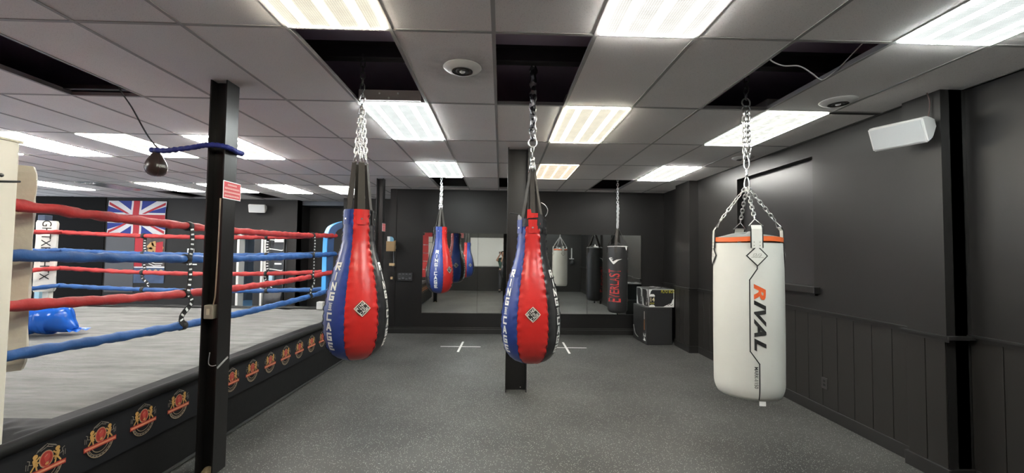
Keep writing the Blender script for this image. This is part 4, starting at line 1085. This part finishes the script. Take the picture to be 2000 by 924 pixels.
# conduit and socket box on the left column
t = thing('outlet_box', 'small grey metal outlet box with conduit on the left column', 'outlet', (-2.205, 3.285, 1.17))
MB().bbox((-.034, -.028, 0), (.034, .03, .105), .006).build('box', mat('galvanised_box', (.34, .31, .25), .5, metal=.4, bump=(20, .2)), t)
MB().box((-.012, -.031, .032), (.012, -.027, .078)).build('switch_plate', mat('ivory_plate', (.50, .45, .34), .5), t)
MB().tube(smooth_path([(.01, .01, .10), (.03, .0, .18), (.042, -.012, .36), (.050, -.018, .6), (.054, -.02, .92)]), .005, 6).build('conduit', mat('pale_conduit', (.33, .25, .19), .5), t)
t = thing('wall_hook', 'bent wire hook and clip low on the left column', 'hook', (-2.135, 3.275, .82))
MB().tube(smooth_path([(-.05, -.01, .10), (-.055, -.012, .02), (-.03, -.014, .0), (0, -.012, .005)]), .003, 6).build('wire', M_CHROME, t)
MB().ribbon([(.003, 0, -.02), (.003, .12, .035)], (0, 0, 1), .014, .004).build('clip', mat('grey_clip', (.3, .3, .3), .5), t)
# speed bag hung from the ceiling opening with a blue padded strap to the column
t = thing('speed_bag', 'small dark brown leather speed bag hanging left of the column', 'speed bag', (-2.672, 3.30, 2.255))
sb = [(0, 0), (.025, .003), (.048, .014), (.064, .034), (.0715, .060), (.069, .090), (.058, .120), (.042, .150), (.028, .172), (.020, .186), (.012, .20)]
MB().lathe(sb, 24).build('body', mat('dark_brown_leather', (.035, .022, .018), .3, spec=.6, bump=(30, .15)), t)
for k in range(4):
    a = k*PI/2+.9; MB().tube([((r+.0008)*math.cos(a), (r+.0008)*math.sin(a), z) for r, z in sb[1:]], .0014, 5).build('seam', mat('seam_leather', (.09, .03, .03), .5), t)
fsb = lambda u, v, w: (.0705*math.cos(front_angle(-2.672, 3.3)+.42+u/.07), .0705*math.sin(front_angle(-2.672, 3.3)+.42+u/.07), .078+v)
MB().poly([(-.028, -.010), (.028, -.010), (.028, .010), (-.028, .010)], fsb, 0, .001, 3).build('label_patch', M_PRINT_WHITE, t)
b = MB(); ring_torus(b, (0, 0, .212), .014, .003, (0, 1, 0)); b.build('ring', M_CHROME, t)
MB().ribbon(smooth_path([(-.465, .17, .90), (-.465, .17, .76), (-.30, .11, .57), (-.12, .045, .34), (0, 0, .225)], 5), (0, 1, 0), .016, .003).build('hanging_cord', M_BLACK, t)
t = thing('padded_strap', 'blue padded strap looped around the left column', 'strap', (-2.4, 3.33, 2.46))
P = smooth_path([(-.315, -.03, .0), (-.20, -.05, -.008), (-.08, -.07, .0), (.05, -.085, .015), (.13, -.09, .03), (.22, -.085, .034), (.29, -.06, .022), (.302, .03, .01), (.28, .12, .02), (.18, .125, .03), (.10, .11, .03)], 8)
M_STRAP = mat('royal_blue_fabric', (.012, .022, .20), .65, bump=(60, .6), var=(15, .25))
MB().tube(P, [.019+.004*nz(i*.9, 3)+.002*math.sin(i*1.9) for i in range(len(P))], 10).build('sleeve', M_STRAP, t)
# ---- loudspeakers
def speaker(label, loc, rz, tilt, s=1.0, arm=None):
    t = thing('wall_speaker', label, 'speaker', loc, rz, 'white wall speakers')
    b = MB(); prof = [(-.5, .0), (-.47, -.03), (.47, -.03), (.5, .0)]
    w, h, d = .36*s, .20*s, .17*s
    # body: wedge-backed box, front at -Y
    pts = [(-w/2, -d*.5, -h/2), (w/2, -d*.5, -h/2), (w/2, -d*.5, h/2), (-w/2, -d*.5, h/2), (-w*.5, 0, -h*.46), (w*.5, 0, -h*.46), (w*.5, 0, h*.46), (-w*.5, 0, h*.46), (-w*.5, d*.55, -h*.12), (w*.5, d*.55, -h*.12), (w*.5, d*.55, h*.22), (-w*.5, d*.55, h*.22)]
    bm = bmesh.new(); vs = [bm.verts.new(p) for p in pts]
    for f in ((0,1,2,3), (1,0,4,5), (2,1,5,6), (3,2,6,7), (0,3,7,4), (5,4,8,9), (6,5,9,10), (7,6,10,11), (4,7,11,8), (9,8,11,10)): bm.faces.new([vs[i] for i in f])
    bmesh.ops.recalc_face_normals(bm, faces=bm.faces[:]); bmesh.ops.bevel(bm, geom=bm.edges[:], offset=.009*s, segments=3, affect='EDGES')
    R = Matrix.Rotation(tilt, 4, 'X'); bmesh.ops.transform(bm, matrix=R, verts=bm.verts[:])
    bm.verts.index_update(); b.add([v.co[:] for v in bm.verts], [[v.index for v in f.verts] for f in bm.faces]); bm.free()
    b.build('cabinet', M_WHITE, t)
    g = MB(); fr = lambda u, v, q: tuple(R @ Vector((u, -d*.5-.002-q, v)))
    g.poly([(-w*.46, -h*.42), (w*.46, -h*.42), (w*.46, h*.42), (-w*.46, h*.42)], fr, 0, .004); g.build('grille', mat('speaker_grille', (.58, .60, .61), .55, bump=(400, .3)), t)
    if arm: 
        o = Vector(loc); RI = Matrix.Rotation(-rz, 4, 'Z')
        P = [RI @ (Vector(p)-o) for p in arm]
        MB().ribbon([R @ Vector((w*.36, d*.15, h*.30)), P[0], P[1]], (0, 0, 1), .036*s, .012).build('bracket', M_WHITE, t)
        MB().lathe([(0, -.012), (.020, -.012), (.020, .012), (0, .012)], 14).build('knob', M_WHITE, t, P[0])
    return t
sp = speaker('white wall speaker tilted down on the right pilaster', (3.245, 3.30, 2.715), math.radians(-68), math.radians(24), 1.0)
b = MB(); b.ribbon([(.09, .10, .06), (.09, .155, .06)], (0, 0, 1), .05, .014); b.build('bracket', M_WHITE, sp)
MB().lathe([(0, -.014), (.024, -.014), (.024, .014), (0, .014)], 14).build('knob', M_WHITE, sp, (.09, .085, .06))
tag(MB().tube(smooth_path([(3.37, 3.22, 2.76), (3.385, 3.21, 2.86), (3.385, 3.205, 2.95), (3.37, 3.21, 3.012)]), .0045, 6).build('speaker_cable', mat('brown_cable', (.10, .06, .055), .5)), 'thin cable from the right speaker up to the ceiling', 'cable')
speaker('white wall speaker high on the far wall above the doorway', (-6.28, 10.98, 2.77), math.radians(12), math.radians(16), 1.05)
MB().box((-.03, .08, -.02), (.03, .15, .02)).build('bracket', M_WHITE, [o for o in bpy.data.objects if o.name.startswith('wall_speaker')][-1])
# ---- boxes under the mirror corner
def plyo(name, label, loc, rz, w, d, h, print_fn, m):
    t = thing(name, label, 'plyo box', loc, rz); MB().bbox((-w/2, -d/2, 0), (w/2, d/2, h), .012).build('body', m, t); print_fn(t, w, d, h); return t
def big_print(t, w, d, h):
    L = lambda u, v, q: (-w/2-.0015-q, -u, v)            # left side, u to the viewer's right is toward -Y... seen from -X
    b = MB()
    for (v0, v1, m) in ((.46, .62, 0), (.26, .46, 1)): b.strokes([[(d*.36, v0+.02), (d*.36, v1-.02)]], L, .030, m, 1)
    b.text('24', L, .17, 0, .02, .9, 0, 'CENTER', 0, -PI/2, None, (d*.36, .13)); b.build('side_print', [M_PRINT_WHITE, mat('ochre_print', (.42, .17, .05), .5)], t)
    MB().tube(smooth_path([(-w/2-.004, .32, .27), (-w/2-.03, .22, .22), (-w/2-.034, .14, .12), (-w/2-.004, .06, .07)]), .010, 6).build('handle', mat('grey_webbing', (.12, .12, .12), .7), t)
    MB().box((-w/2+.004, -d/2+.01, h-.05), (w/2-.004, -d/2-.003, h-.046)).build('lid_seam', M_BLACK, t)
plyo('plyo_box', 'large soft black plyo box on the floor in the far right corner', (2.995, 8.27, 0), .03, .50, .72, .70, big_print, mat('soft_black_vinyl', (.020, .020, .021), .5, bump=(10, .25)))
def small_print(t, w, d, h):
    F = lambda u, v, q: (u, -d/2-.0016-q, v); b = MB(); e = .010
    b.strokes([[(-w/2+e, e), (w/2-e, e), (w/2-e, h-e), (-w/2+e, h-e), (-w/2+e, e)]], F, .009, 0, 1)
    b.poly([(-w/2+e, h-e), (-w/2+.08, h-e), (-w/2+.05, h-.04), (-w/2+.03, h-.10), (-w/2+e, h-.12)], F, 0); b.poly([(w/2-e, e), (w/2-.22, e), (w/2-.14, .05), (w/2-.06, .08), (w/2-.03, .15), (w/2-e, .17)], F, 0)
    b.poly([(-w/2+.02, .155+.05), (-w/2+.125, .155+.05), (-w/2+.125, .225), (-w/2+.105, .25), (-w/2+.04, .25), (-w/2+.02, .225)], F, 0)
    b.poly([(-w/2+.02, e), (-w/2+.125, e), (-w/2+.125, .03), (-w/2+.10, .05), (-w/2+.05, .05), (-w/2+.02, .035)], F, 0)
    G = lambda u, v, q: (u, -d/2-.0024-q, v)
    b.text('PLYO BOX', G, .088, 1, .008, .62, 0, 'CENTER', 0, 0, None, (w/2-.125, h-.045)); b.text('14', G, .11, 2, .016, .9, 0, 'CENTER', 0, 0, None, (-w/2+.072, .145))
    b.text('INCHES', G, .040, 1, .006, .62, 0, 'CENTER', 0, 0, None, (-w/2+.072, .075)); b.strokes([[(w/2-.17, .05), (w/2-.14, .065), (w/2-.12, .04), (w/2-.09, .06), (w/2-.06, .04), (w/2-.03, .06)]], G, .008, 3, 1)
    S = lambda u, v, q: (-w/2-.0016-q, -u, v)
    for u0, u1 in ((-d/2+.012, -.012), (.012, d/2-.012)):
        b.strokes([[(u0, e), (u1, e), (u1, h-e), (u0, h-e), (u0, e)]], S, .008, 0, 1)
        b.poly([(u0, e), (u0+.10, e), (u0+.06, .06), (u0+.035, .15), (u0, .20)], S, 0); b.poly([(u1, h-e), (u1-.11, h-e), (u1-.06, h-.05), (u1-.045, h-.13), (u1, h-.2)], S, 0)
        b.text('PLYO BOX', S, .06, 0, .006, .6, 0, 'CENTER', 0, PI/2, None, (u1-.045, .16))
    b.text('14', S, .09, 0, .01, .9, 0, 'CENTER', 0, 0, None, (d/2-.10, .06))
    b.build('print', [M_PRINT_WHITE, mat('yellow_print', (.52, .46, .03), .5), mat('cream_print', (.70, .60, .38), .5), M_BLACK], t)
    def lid(u, v): 
        x, y = (u-.5)*(w-.04), (v-.5)*(d-.04); return (x, y, h+.004+.014*max(0, nz(x*9, y*9))*math.sin(PI*u)*math.sin(PI*v)*3)
    MB().grid(16, 16, lid).build('top_plastic', mat('clear_film_grey', (.25, .25, .25), .2, bump=(25, .6)), t)
plyo('plyo_box', 'small black plyo box with white and yellow print on top of the large box', (3.035, 8.22, .702), .03, .50, .62, .345, small_print, mat('carton_black', (.016, .016, .018), .45))
# ---- control panel on the mirror wall
t = thing('switch_panel', 'black control panel with small switches left of the mirror', 'switch panel', (-1.99, YB-.012, 1.085))
MB().bbox((-.15, -.03, 0), (.15, .012, .17), .006).build('housing', mat('panel_black', (.03, .03, .032), .4), t)
for i in range(4):
    MB().box((-.125+i*.07, -.035, .140), (-.085+i*.07, -.029, .148)).build('label_strip', mat('dim_print', (.22, .22, .22), .5), t)
    MB().bbox((-.13+i*.07, -.042, .03+.012*(i % 2)), (-.085+i*.07, -.029, .055+.02*(i % 2)), .003).build('switch', mat('switch_grey', (.10, .10, .105), .35), t)
# ---- letter box, sticker disc and wooden clips on the end of the mirror wall
t = thing('carton_holder', 'brown cardboard holder with a round blue card, left edge of mirror wall', 'holder', (-2.30, 8.55, 1.79))
b = MB(); 
for q in ((-.085, -.05, 0, .085, -.046, .20), (-.085, .046, 0, .085, .05, .22), (-.085, -.05, 0, -.081, .05, .21), (.081, -.05, 0, .085, .05, .21), (-.085, -.05, 0, .085, .05, .004)): b.box(q[:3], q[3:])
b.build('carton', mat('brown_cardboard', (.30, .20, .10), .8), t)
MB().lathe([(0, -.003), (.065, -.003), (.065, .003), (0, .003)], 28).build('round_card', mat('sky_blue_card', (.18, .40, .58), .5), t, (-.01, 0, .235)).rotation_euler = (PI/2, 0, 0)
MB().box((-.075, -.012, .1), (-.02, -.006, .30)).build('white_leaflet', M_PRINT_WHITE, t)
t.location = (-2.235, 8.62, 1.70); MB().box((-.05, .05, .05), (.05, .26, .12)).build('back_bracket', M_DARKSTEEL, t)
t = thing('door_stay', 'pair of wooden clips on a thin rod beside the mirror wall', 'rod', (-2.25, 8.80, 1.10))
MB().tube([(0.03, 0, 0), (0.03, 0, .62)], .008, 6).build('rod', M_DARKSTEEL, t)
for z, w_ in ((.30, .055), (.02, .022)): MB().bbox((-w_, -.03, z), (w_, .01, z+.055), .005).build('clip', mat('pale_wood', (.55, .40, .22), .6), t)
MB().box((0.0, .0, .28), (.06, .08, .32)).build('mount', M_DARKSTEEL, t)
# ---- tape crosses on the floor
M_TAPEW = mat('white_floor_tape', (.88, .88, .86), .6)
def tape_cross(label, x, y, w, l, rz=0):
    t = thing('tape_cross', label, 'floor tape', (x, y, .001), rz, 'white tape crosses')
    MB().box((-w/2, -.019, 0), (w/2, .019, .0012)).build('tape_strip', M_TAPEW, t); MB().box((-.019, -l/2, .0013), (.019, l/2, .0024)).build('tape_strip', M_TAPEW, t)
tape_cross('white tape cross on the floor left of the middle column', -.70, 7.66, .72, .82, -.02)
tape_cross('white tape cross on the floor right of the middle column', 1.20, 7.63, .74, .90, -.02)
# ---- outlet on the right wall
t = thing('wall_outlet', 'black wall outlet low on the right wall', 'outlet', (XR-.013, 4.43, .30)); MB().bbox((-.008, -.038, 0), (.004, .038, .115), .003).build('plate', mat('outlet_black', (.045, .043, .042), .3), t)
for z in (.03, .07): MB().box((-.0095, -.016, z), (-.007, .016, z+.024)).build('socket', M_BLACK, t)
# ---- far wall: union flag, banners, thermostat, doorway with rack
FL = mat('flag_white', (.60, .60, .62), .7, bump=(5, .2)); FB = mat('flag_blue', (.012, .03, .22), .7, bump=(5, .2)); FR = mat('flag_red', (.40, .02, .03), .7, bump=(5, .2))
t = thing('union_flag', 'british union flag hanging on the far wall', 'flag', (-9.44, YF-.036, 2.04))
W, Hh = 1.47, .88
def fl(o): return lambda u, v, w: (u+.012*math.sin(v*9), -o-w-.015*math.sin(u*4.2+v), v)
def P4(p): return p
b = MB(); b.poly([(-W/2, 0), (W/2, 0), (W/2, Hh), (-W/2, Hh)], fl(0), 0, .002, 3); b.build('cloth', FL, t)
b = MB(); cx, cy = 0, Hh/2; g_, k_ = .115, .135
for sx in (-1, 1):
    for sy in (-1, 1):
        b.poly([(sx*.135, cy+sy*(.20)), (sx*.135, cy+sy*Hh/2), (sx*(W/2-.24), cy+sy*Hh/2)], fl(.004), 0, .001, 2)
        b.poly([(sx*.26, cy+sy*.135), (sx*W/2, cy+sy*.135), (sx*W/2, cy+sy*(Hh/2-.135))], fl(.004), 0, .001, 2)
b.build('blue_fields', FB, t)
b = MB(); b.poly([(-.082, 0), (.082, 0), (.082, Hh), (-.082, Hh)], fl(.005), 0, .001, 3); b.poly([(-W/2, cy-.085), (W/2, cy-.085), (W/2, cy+.085), (-W/2, cy+.085)], fl(.0055), 0, .001, 3)
for sx in (-1, 1):
    for sy in (-1, 1):
        o1 = .035*sx*sy
        b.poly([(sx*.16, cy+sy*.105), (sx*(W/2-.02), cy+sy*(Hh/2-.03)), (sx*(W/2-.02), cy+sy*(Hh/2-.10)), (sx*.25, cy+sy*.105)], fl(.005), 0, .001, 2)
b.build('red_crosses', FR, t)
t = thing('fight_banner', 'hanging banner with red stripe, gold figures and blue foot below the flag', 'banner', (-9.08, YF-.01, .80))
W, Hh = .77, 1.22
MB().box((-W/2, -.006, .42), (W/2, 0, Hh)).build('upper_field', mat('banner_dark', (.06, .045, .04), .6, var=(6, .3)), t)
MB().box((-W/2, -.008, .42), (-W/2+.20, -.006, Hh)).build('red_stripe', FR, t)
MB().box((-W/2, -.008, .395), (W/2, -.001, .43)).build('white_band', M_PRINT_WHITE, t)
MB().box((-W/2, -.006, 0), (W/2, 0, .395)).build('foot_field', mat('banner_blue', (.04, .07, .14), .6, var=(5, .3)), t)
b = MB(); random.seed(5)
def ff(o): return lambda u, v, w: (u, -.009-o-w, v)
for (u, v, s) in ((.02, .95, .10), (.10, 1.02, .08), (.02, .84, .08), (.13, .88, .07), (.30, .92, .07)): b.poly([(u+s*math.cos(a_)*rnd(.6, 1), v+s*math.sin(a_)*rnd(.7, 1.2)) for a_ in [i*PI/4 for i in range(8)]], ff(0), 0)
b.poly([(.14, .75), (.33, .75), (.33, 1.08), (.16, 1.05)], ff(.001), 1)
for u in (-.18, .02, .17, .31): b.poly([(u+.055*math.cos(i*PI/4), .30+.06*math.sin(i*PI/4)) for i in range(8)], ff(0), 2)
b.strokes([[(-.08, .58), (.0, .50), (.12, .45), (.3, .46)], [(-.02, .60), (.05, .54), (.16, .50), (.33, .51)]], ff(0), .018, 3, 1)
b.build('printed_figures', [GOLD, FR, TAN, M_PRINT_WHITE], t)
tag(MB().box((-.36, -.008, 0), (.36, 0, 1.46)).build('dark_panel', mat('grey_poster', (.055, .055, .058), .5), None, (-9.84, YF-.002, .56)), 'dark grey blank panel on the far wall left of the banner', 'panel')
t = thing('thermostat', 'white thermostat on the far wall right of the flag', 'thermostat', (-8.04, YF-.002, 1.58)); MB().bbox((-.085, -.03, 0), (.085, 0, .125), .01).build('case', M_WHITE, t); MB().box((-.05, -.032, .045), (.05, -.029, .09)).build('display', mat('grey_display', (.18, .19, .19), .3), t)
tag(MB().bbox((-.12, -.02, 0), (.12, 0, .03), .004).build('note_rail', M_WHITE, None, (-8.0, YF-.002, 1.28)), 'thin white ledge below the thermostat', 'ledge')
# doorway frame
M_DW = mat('white_door_paint', (.62, .62, .60), .45)
b = MB(); b.box((DX0-.03, YF-.02, 0), (DX0+.03, YF+.22, DZ+.0)); b.box((DX0-.03, YF-.02, DZ-.06), (-6.25, YF+.22, DZ+.03)); b.box((-6.245, YF-.02, 0), (-6.195, YF+.22, DZ)); 
struct(b.build('door_1', M_DW), 'white door frame in the far wall', 'door frame')
struct(MB().box((-6.195, YF+.02, .75), (-6.06, YF+.12, DZ-.05)).build('trim_4', M_DW), 'white panel strip beside the far doorway', 'trim')
struct(MB().box((-6.42, YF-.02, 0), (-6.25, YF+.15, DZ-.06)).build('trim_5', M_WALL), 'black jamb in the far doorway', 'trim')
struct(MB().box((-8.4, YF+.2, .001), (-3.9, 14.2, .03)).build('floor_mat', mat('blue_floor_mat', (.10, .22, .38), .5)), 'pale blue mats on the back room floor', 'floor mat')
struct(MB().box((-6.19, YF+.06, .1), (DX1, YF+.10, DZ)).build('trim_6', mat('dark_rack_panel', (.05, .055, .062), .3)), 'dark panel behind the equipment rack', 'panel')
t = thing('equipment_rack', 'dark rack with white hooks and boxes in the far doorway', 'rack', (-5.85, YF-.06, .1))
b = MB(); 
for z in (1.86, 1.62, 1.10): 
    MB().tube(smooth_path([(-.17, -.02, z-.02), (-.12, -.02, z), (0, -.02, z-.012), (.16, -.02, z-.035), (.20, -.02, z-.02)]), .012, 7).build('bar', M_PRINT_WHITE, t)
    for x in (-.14,): MB().lathe([(0, -.02), (.03, -.015), (.03, .015), (0, .02)], 12).build('knob', M_PRINT_WHITE, t, (x, -.03, z))
MB().box((-.02, -.02, 1.80), (.22, -.01, 1.93)).build('paper', M_PRINT_WHITE, t)
MB().box((-.18, -.04, .70), (.20, .06, .76)).build('shelf', M_PRINT_WHITE, t)
MB().bbox((-.13, -.05, .76), (-.03, .05, .96), .01).build('carton', mat('pale_blue_carton', (.35, .5, .62), .5), t)
MB().box((0, -.03, 1.22), (.17, 0, 1.26)).build('tag', M_PRINT_WHITE, t)
b = MB(); b.box((-.21, -.02, 0), (-.19, .06, 1.95)); b.box((.21, -.02, 0), (.23, .06, 1.95)); b.build('upright', M_DARKSTEEL, t)
def wad(u, v): return (-.20+.42*u, -.05-.10*math.sin(PI*v)*(.7+.3*nz(u*4, v*4)), .02+.52*v)
MB().grid(14, 10, wad).build('covered_bundle', mat('black_cover_cloth', (.03, .03, .033), .4, bump=(12, .6)), t)
for i in range(4):
    o = tag(MB().lathe([(0, 0), (.12, 0), (.13, .02), (.13, .16), (.12, .18), (0, .18)], 18).build('blue_pad_roll', mat('deep_blue_vinyl', (.015, .07, .26), .4), None, (-6.88+.27*i, 13.95, .031)), 'deep blue round pad on the back room floor', 'pad', 'blue pads in the back room')
# ---- wall behind the camera, seen in the mirror
t = thing('whiteboard', 'large white projection board on the wall facing the mirror', 'board', (-.615, YR+.012, 1.10))
MB().bbox((-.735, -.01, 0), (.735, .012, 1.25), .004).build('board', mat('board_white', (.78, .79, .76), .4), t); b = MB(); b.box((-.735, .012, -.03), (.735, .05, -.005)); b.build('ledge', mat('board_ledge', (.4, .4, .4), .4), t)
tag(MB().box((-1.3, -.01, 0), (1.3, 0, 2.35)).build('red_banner', mat('red_banner_cloth', (.42, .03, .03), .6, bump=(4, .2)), None, (-4.35, YR+.012, .58)), 'large red banner on the wall behind the ring, seen in the mirror', 'banner')
t = thing('speed_bag_bracket', 'white bracket with a black speed bag on the wall facing the mirror', 'speed bag', (3.16, YR+.002, 1.20))
b = MB(); b.box((-.02, 0, .26), (.02, .05, .74)); b.box((-.10, 0, .25), (.06, .30, .28)); b.build('bracket', M_WHITE, t)
MB().lathe([(0, 0), (.05, .01), (.085, .06), (.08, .12), (.05, .19), (.02, .25)], 20).build('bag', M_BLK, t, (0, .18, 0))
# unseen light panel added in the back room to brighten the doorway
t = thing('ceiling_light', 'added unseen ceiling light panel in the small room behind the far doorway', 'ceiling light', (-6.6, 12.6, 2.88), 0, 'back room light')
for nm, me in (('frame', FM), ('lens', LM['cool']), ('lens_edge', EM['cool'])):
    o = bpy.data.objects.new(nm, me); COL.objects.link(o); o.parent = t
# ================================================================== the person who stands behind the camera, seen in the mirror
def skin_geo(V, E, R, root=0, levels=2):
    me = bpy.data.meshes.new('skin_temp'); me.from_pydata(V, E, []); o = bpy.data.objects.new('skin_temp', me); COL.objects.link(o)
    md = o.modifiers.new('s', 'SKIN'); md.use_smooth_shade = True
    for i, r in enumerate(R):
        sv = me.skin_vertices[0].data[i]; sv.radius = r if isinstance(r, tuple) else (r, r); sv.use_root = (i == root)
    sub = o.modifiers.new('u', 'SUBSURF'); sub.levels = levels; sub.render_levels = levels
    dg = bpy.context.evaluated_depsgraph_get(); dg.update(); m2 = bpy.data.meshes.new_from_object(o.evaluated_get(dg))
    v = [x.co[:] for x in m2.vertices]; f = [tuple(p.vertices) for p in m2.polygons]
    bpy.data.objects.remove(o); bpy.data.meshes.remove(me); bpy.data.meshes.remove(m2); return v, f
PXc, PYc = .09, -.44
person = thing('person', 'person in a dark green shirt photographing the mirror with a phone', 'person', (PXc, PYc, 0))
SKIN = mat('skin', (.50, .28, .19), .5); SHIRT = mat('dark_green_shirt', (.018, .050, .038), .8); PANTS = mat('dark_trousers', (.03, .03, .035), .8); SHOE = mat('dark_shoes', (.02, .02, .02), .5); CAP = mat('dark_cap', (.03, .028, .028), .7)
J = {'pel': (0, 0, .95), 'wai': (0, .0, 1.10), 'che': (0, -.01, 1.30), 'nek': (0, 0, 1.46), 'hed': (0, .02, 1.54),
     'ls': (-.17, 0, 1.40), 'le': (-.265, .15, 1.36), 'lw': (-.135, .325, 1.60), 'lh': (-.105, .37, 1.66),
     'rs': (.17, 0, 1.40), 're': (.22, .18, 1.33), 'rw': (.03, .335, 1.60), 'rh': (-.01, .375, 1.66),
     'lk0': (-.09, 0, .88), 'lk': (-.11, .03, .48), 'la': (-.12, -.02, .09), 'lf': (-.13, .14, .05), 'rk0': (.09, 0, .88), 'rk': (.11, .03, .48), 'ra': (.12, -.02, .09), 'rf': (.13, .14, .05)}
names = list(J); ix = {n: i for i, n in enumerate(names)}
ED = [('pel','wai'),('wai','che'),('che','nek'),('nek','hed'),('che','ls'),('ls','le'),('le','lw'),('lw','lh'),('che','rs'),('rs','re'),('re','rw'),('rw','rh'),('pel','lk0'),('lk0','lk'),('lk','la'),('la','lf'),('pel','rk0'),('rk0','rk'),('rk','ra'),('ra','rf')]
RAD = {'pel': (.14, .11), 'wai': (.13, .10), 'che': (.15, .11), 'nek': .055, 'hed': .055, 'ls': .062, 'le': .042, 'lw': .030, 'lh': .030, 'rs': .062, 're': .042, 'rw': .030, 'rh': .030, 'lk0': .085, 'lk': .058, 'la': .042, 'lf': .038, 'rk0': .085, 'rk': .058, 'ra': .042, 'rf': .038}
V, F = skin_geo([J[n] for n in names], [(ix[a], ix[c]) for a, c in ED], [RAD[n] for n in names], 0)
b = MB(); b.add(V, F, 0, True)
# head with nose, ears and jaw
def headfn(u, v):
    a = 2*PI*u; p = PI*v; x = math.sin(p)*math.cos(a); y = math.sin(p)*math.sin(a); z = math.cos(p)
    rx, ry, rz = .074, .095, .118
    if z < 0: rx *= 1+.22*z; ry *= 1+.10*z
    nose = .020*math.exp(-((x/.22)**2+((z+.12)/.22)**2)) if y > 0 else 0
    sock = -.008*(math.exp(-(((x-.38)/.2)**2+((z-.05)/.14)**2))+math.exp(-(((x+.38)/.2)**2+((z-.05)/.14)**2))) if y > 0 else 0
    return (x*rx, .03+y*(ry+nose+sock), 1.640+z*rz)
b.grid(32, 24, headfn)
for s in (-1, 1): b.lathe([(0, -.012), (.018, -.010), (.024, 0), (.018, .010), (0, .012)], 12, 0, (s*.074, .02, 1.64))
# hands: palm plus five fingers curled around the phone edges
for s, hx in ((-1, -.105), (1, -.01)):
    c = Vector((hx, .385, 1.68)); b.lathe([(0, -.045), (.026, -.035), (.032, 0), (.030, .03), (0, .042)], 12, 0, c)
    for k in range(4):
        z = 1.655+k*.019; L = (.045, .052, .055, .046)[k]
        b.tube([(hx+s*.012, .395, z), (hx+s*.020, .395+L*.7, z+.004), (hx+s*.004, .395+L, z+.006), (hx-s*.018, .395+L*1.02, z+.007)], [.0092, .0088, .008, .0066], 8)
    b.tube([(hx, .39, 1.64), (hx-s*.012, .41, 1.655), (hx-s*.03, .42, 1.668)], [.011, .010, .008], 8)
b.build('body', SKIN, person)
def inflate(names_, ed, rad, k, nm, m):
    id2 = {n: i for i, n in enumerate(names_)}
    V, F = skin_geo([J[n] for n in names_], [(id2[a], id2[c]) for a, c in ed], [tuple(x+k for x in (rad[n] if isinstance(rad[n], tuple) else (rad[n], rad[n]))) for n in names_], 0)
    bb = MB(); bb.add(V, F, 0, True); return bb.build(nm, m, person)
J['lsl'] = tuple(Vector(J['ls']).lerp(Vector(J['le']), .62)); J['rsl'] = tuple(Vector(J['rs']).lerp(Vector(J['re']), .62)); J['hem'] = (0, 0, .88); J['col'] = (0, 0, 1.44)
RAD.update({'lsl': .056, 'rsl': .056, 'hem': (.145, .115), 'col': .062})
inflate(['wai', 'hem', 'che', 'col', 'ls', 'lsl', 'rs', 'rsl'], [('wai','hem'),('wai','che'),('che','col'),('che','ls'),('ls','lsl'),('che','rs'),('rs','rsl')], RAD, .016, 'shirt', SHIRT)
inflate(['pel', 'lk0', 'lk', 'la', 'rk0', 'rk', 'ra'], [('pel','lk0'),('lk0','lk'),('lk','la'),('pel','rk0'),('rk0','rk'),('rk','ra')], RAD, .014, 'trousers', PANTS)
for s in (-1, 1): MB().bbox((s*.125-.05, -.10, 0), (s*.125+.05, .20, .10), .03).build('shoe', SHOE, person)
def capf(u, v):
    a = 2*PI*u; p = PI*.5*v; return (.083*math.sin(p)*math.cos(a), .028+.104*math.sin(p)*math.sin(a), 1.685+.088*math.cos(p))
bc = MB(); bc.grid(28, 8, capf); bc.grid(12, 4, lambda u, v: ((u-.5)*.13, .12+.075*v*math.cos((u-.5)*2.2), 1.692-.012*v)); bc.build('cap', CAP, person)
for s in (-1, 1): MB().lathe([(0, -.011), (.008, -.008), (.011, 0), (.008, .008), (0, .011)], 10).build('eye', M_WHITE, person, (s*.030, .108, 1.648))
t = thing('smartphone', 'black smartphone held up in front of the person', 'phone', (0, -.03, 1.70))
MB().bbox((-.078, -.006, -.04), (.078, .004, .04), .004).build('case', M_BLACKPLASTIC, t)
MB().lathe([(0, .001), (.006, .001), (.007, 0)], 12).build('camera_lens', mat('dark_lens_glass', (.02, .02, .03), .1), t, (0, .0045, 0)).rotation_euler = (-PI/2, 0, 0)
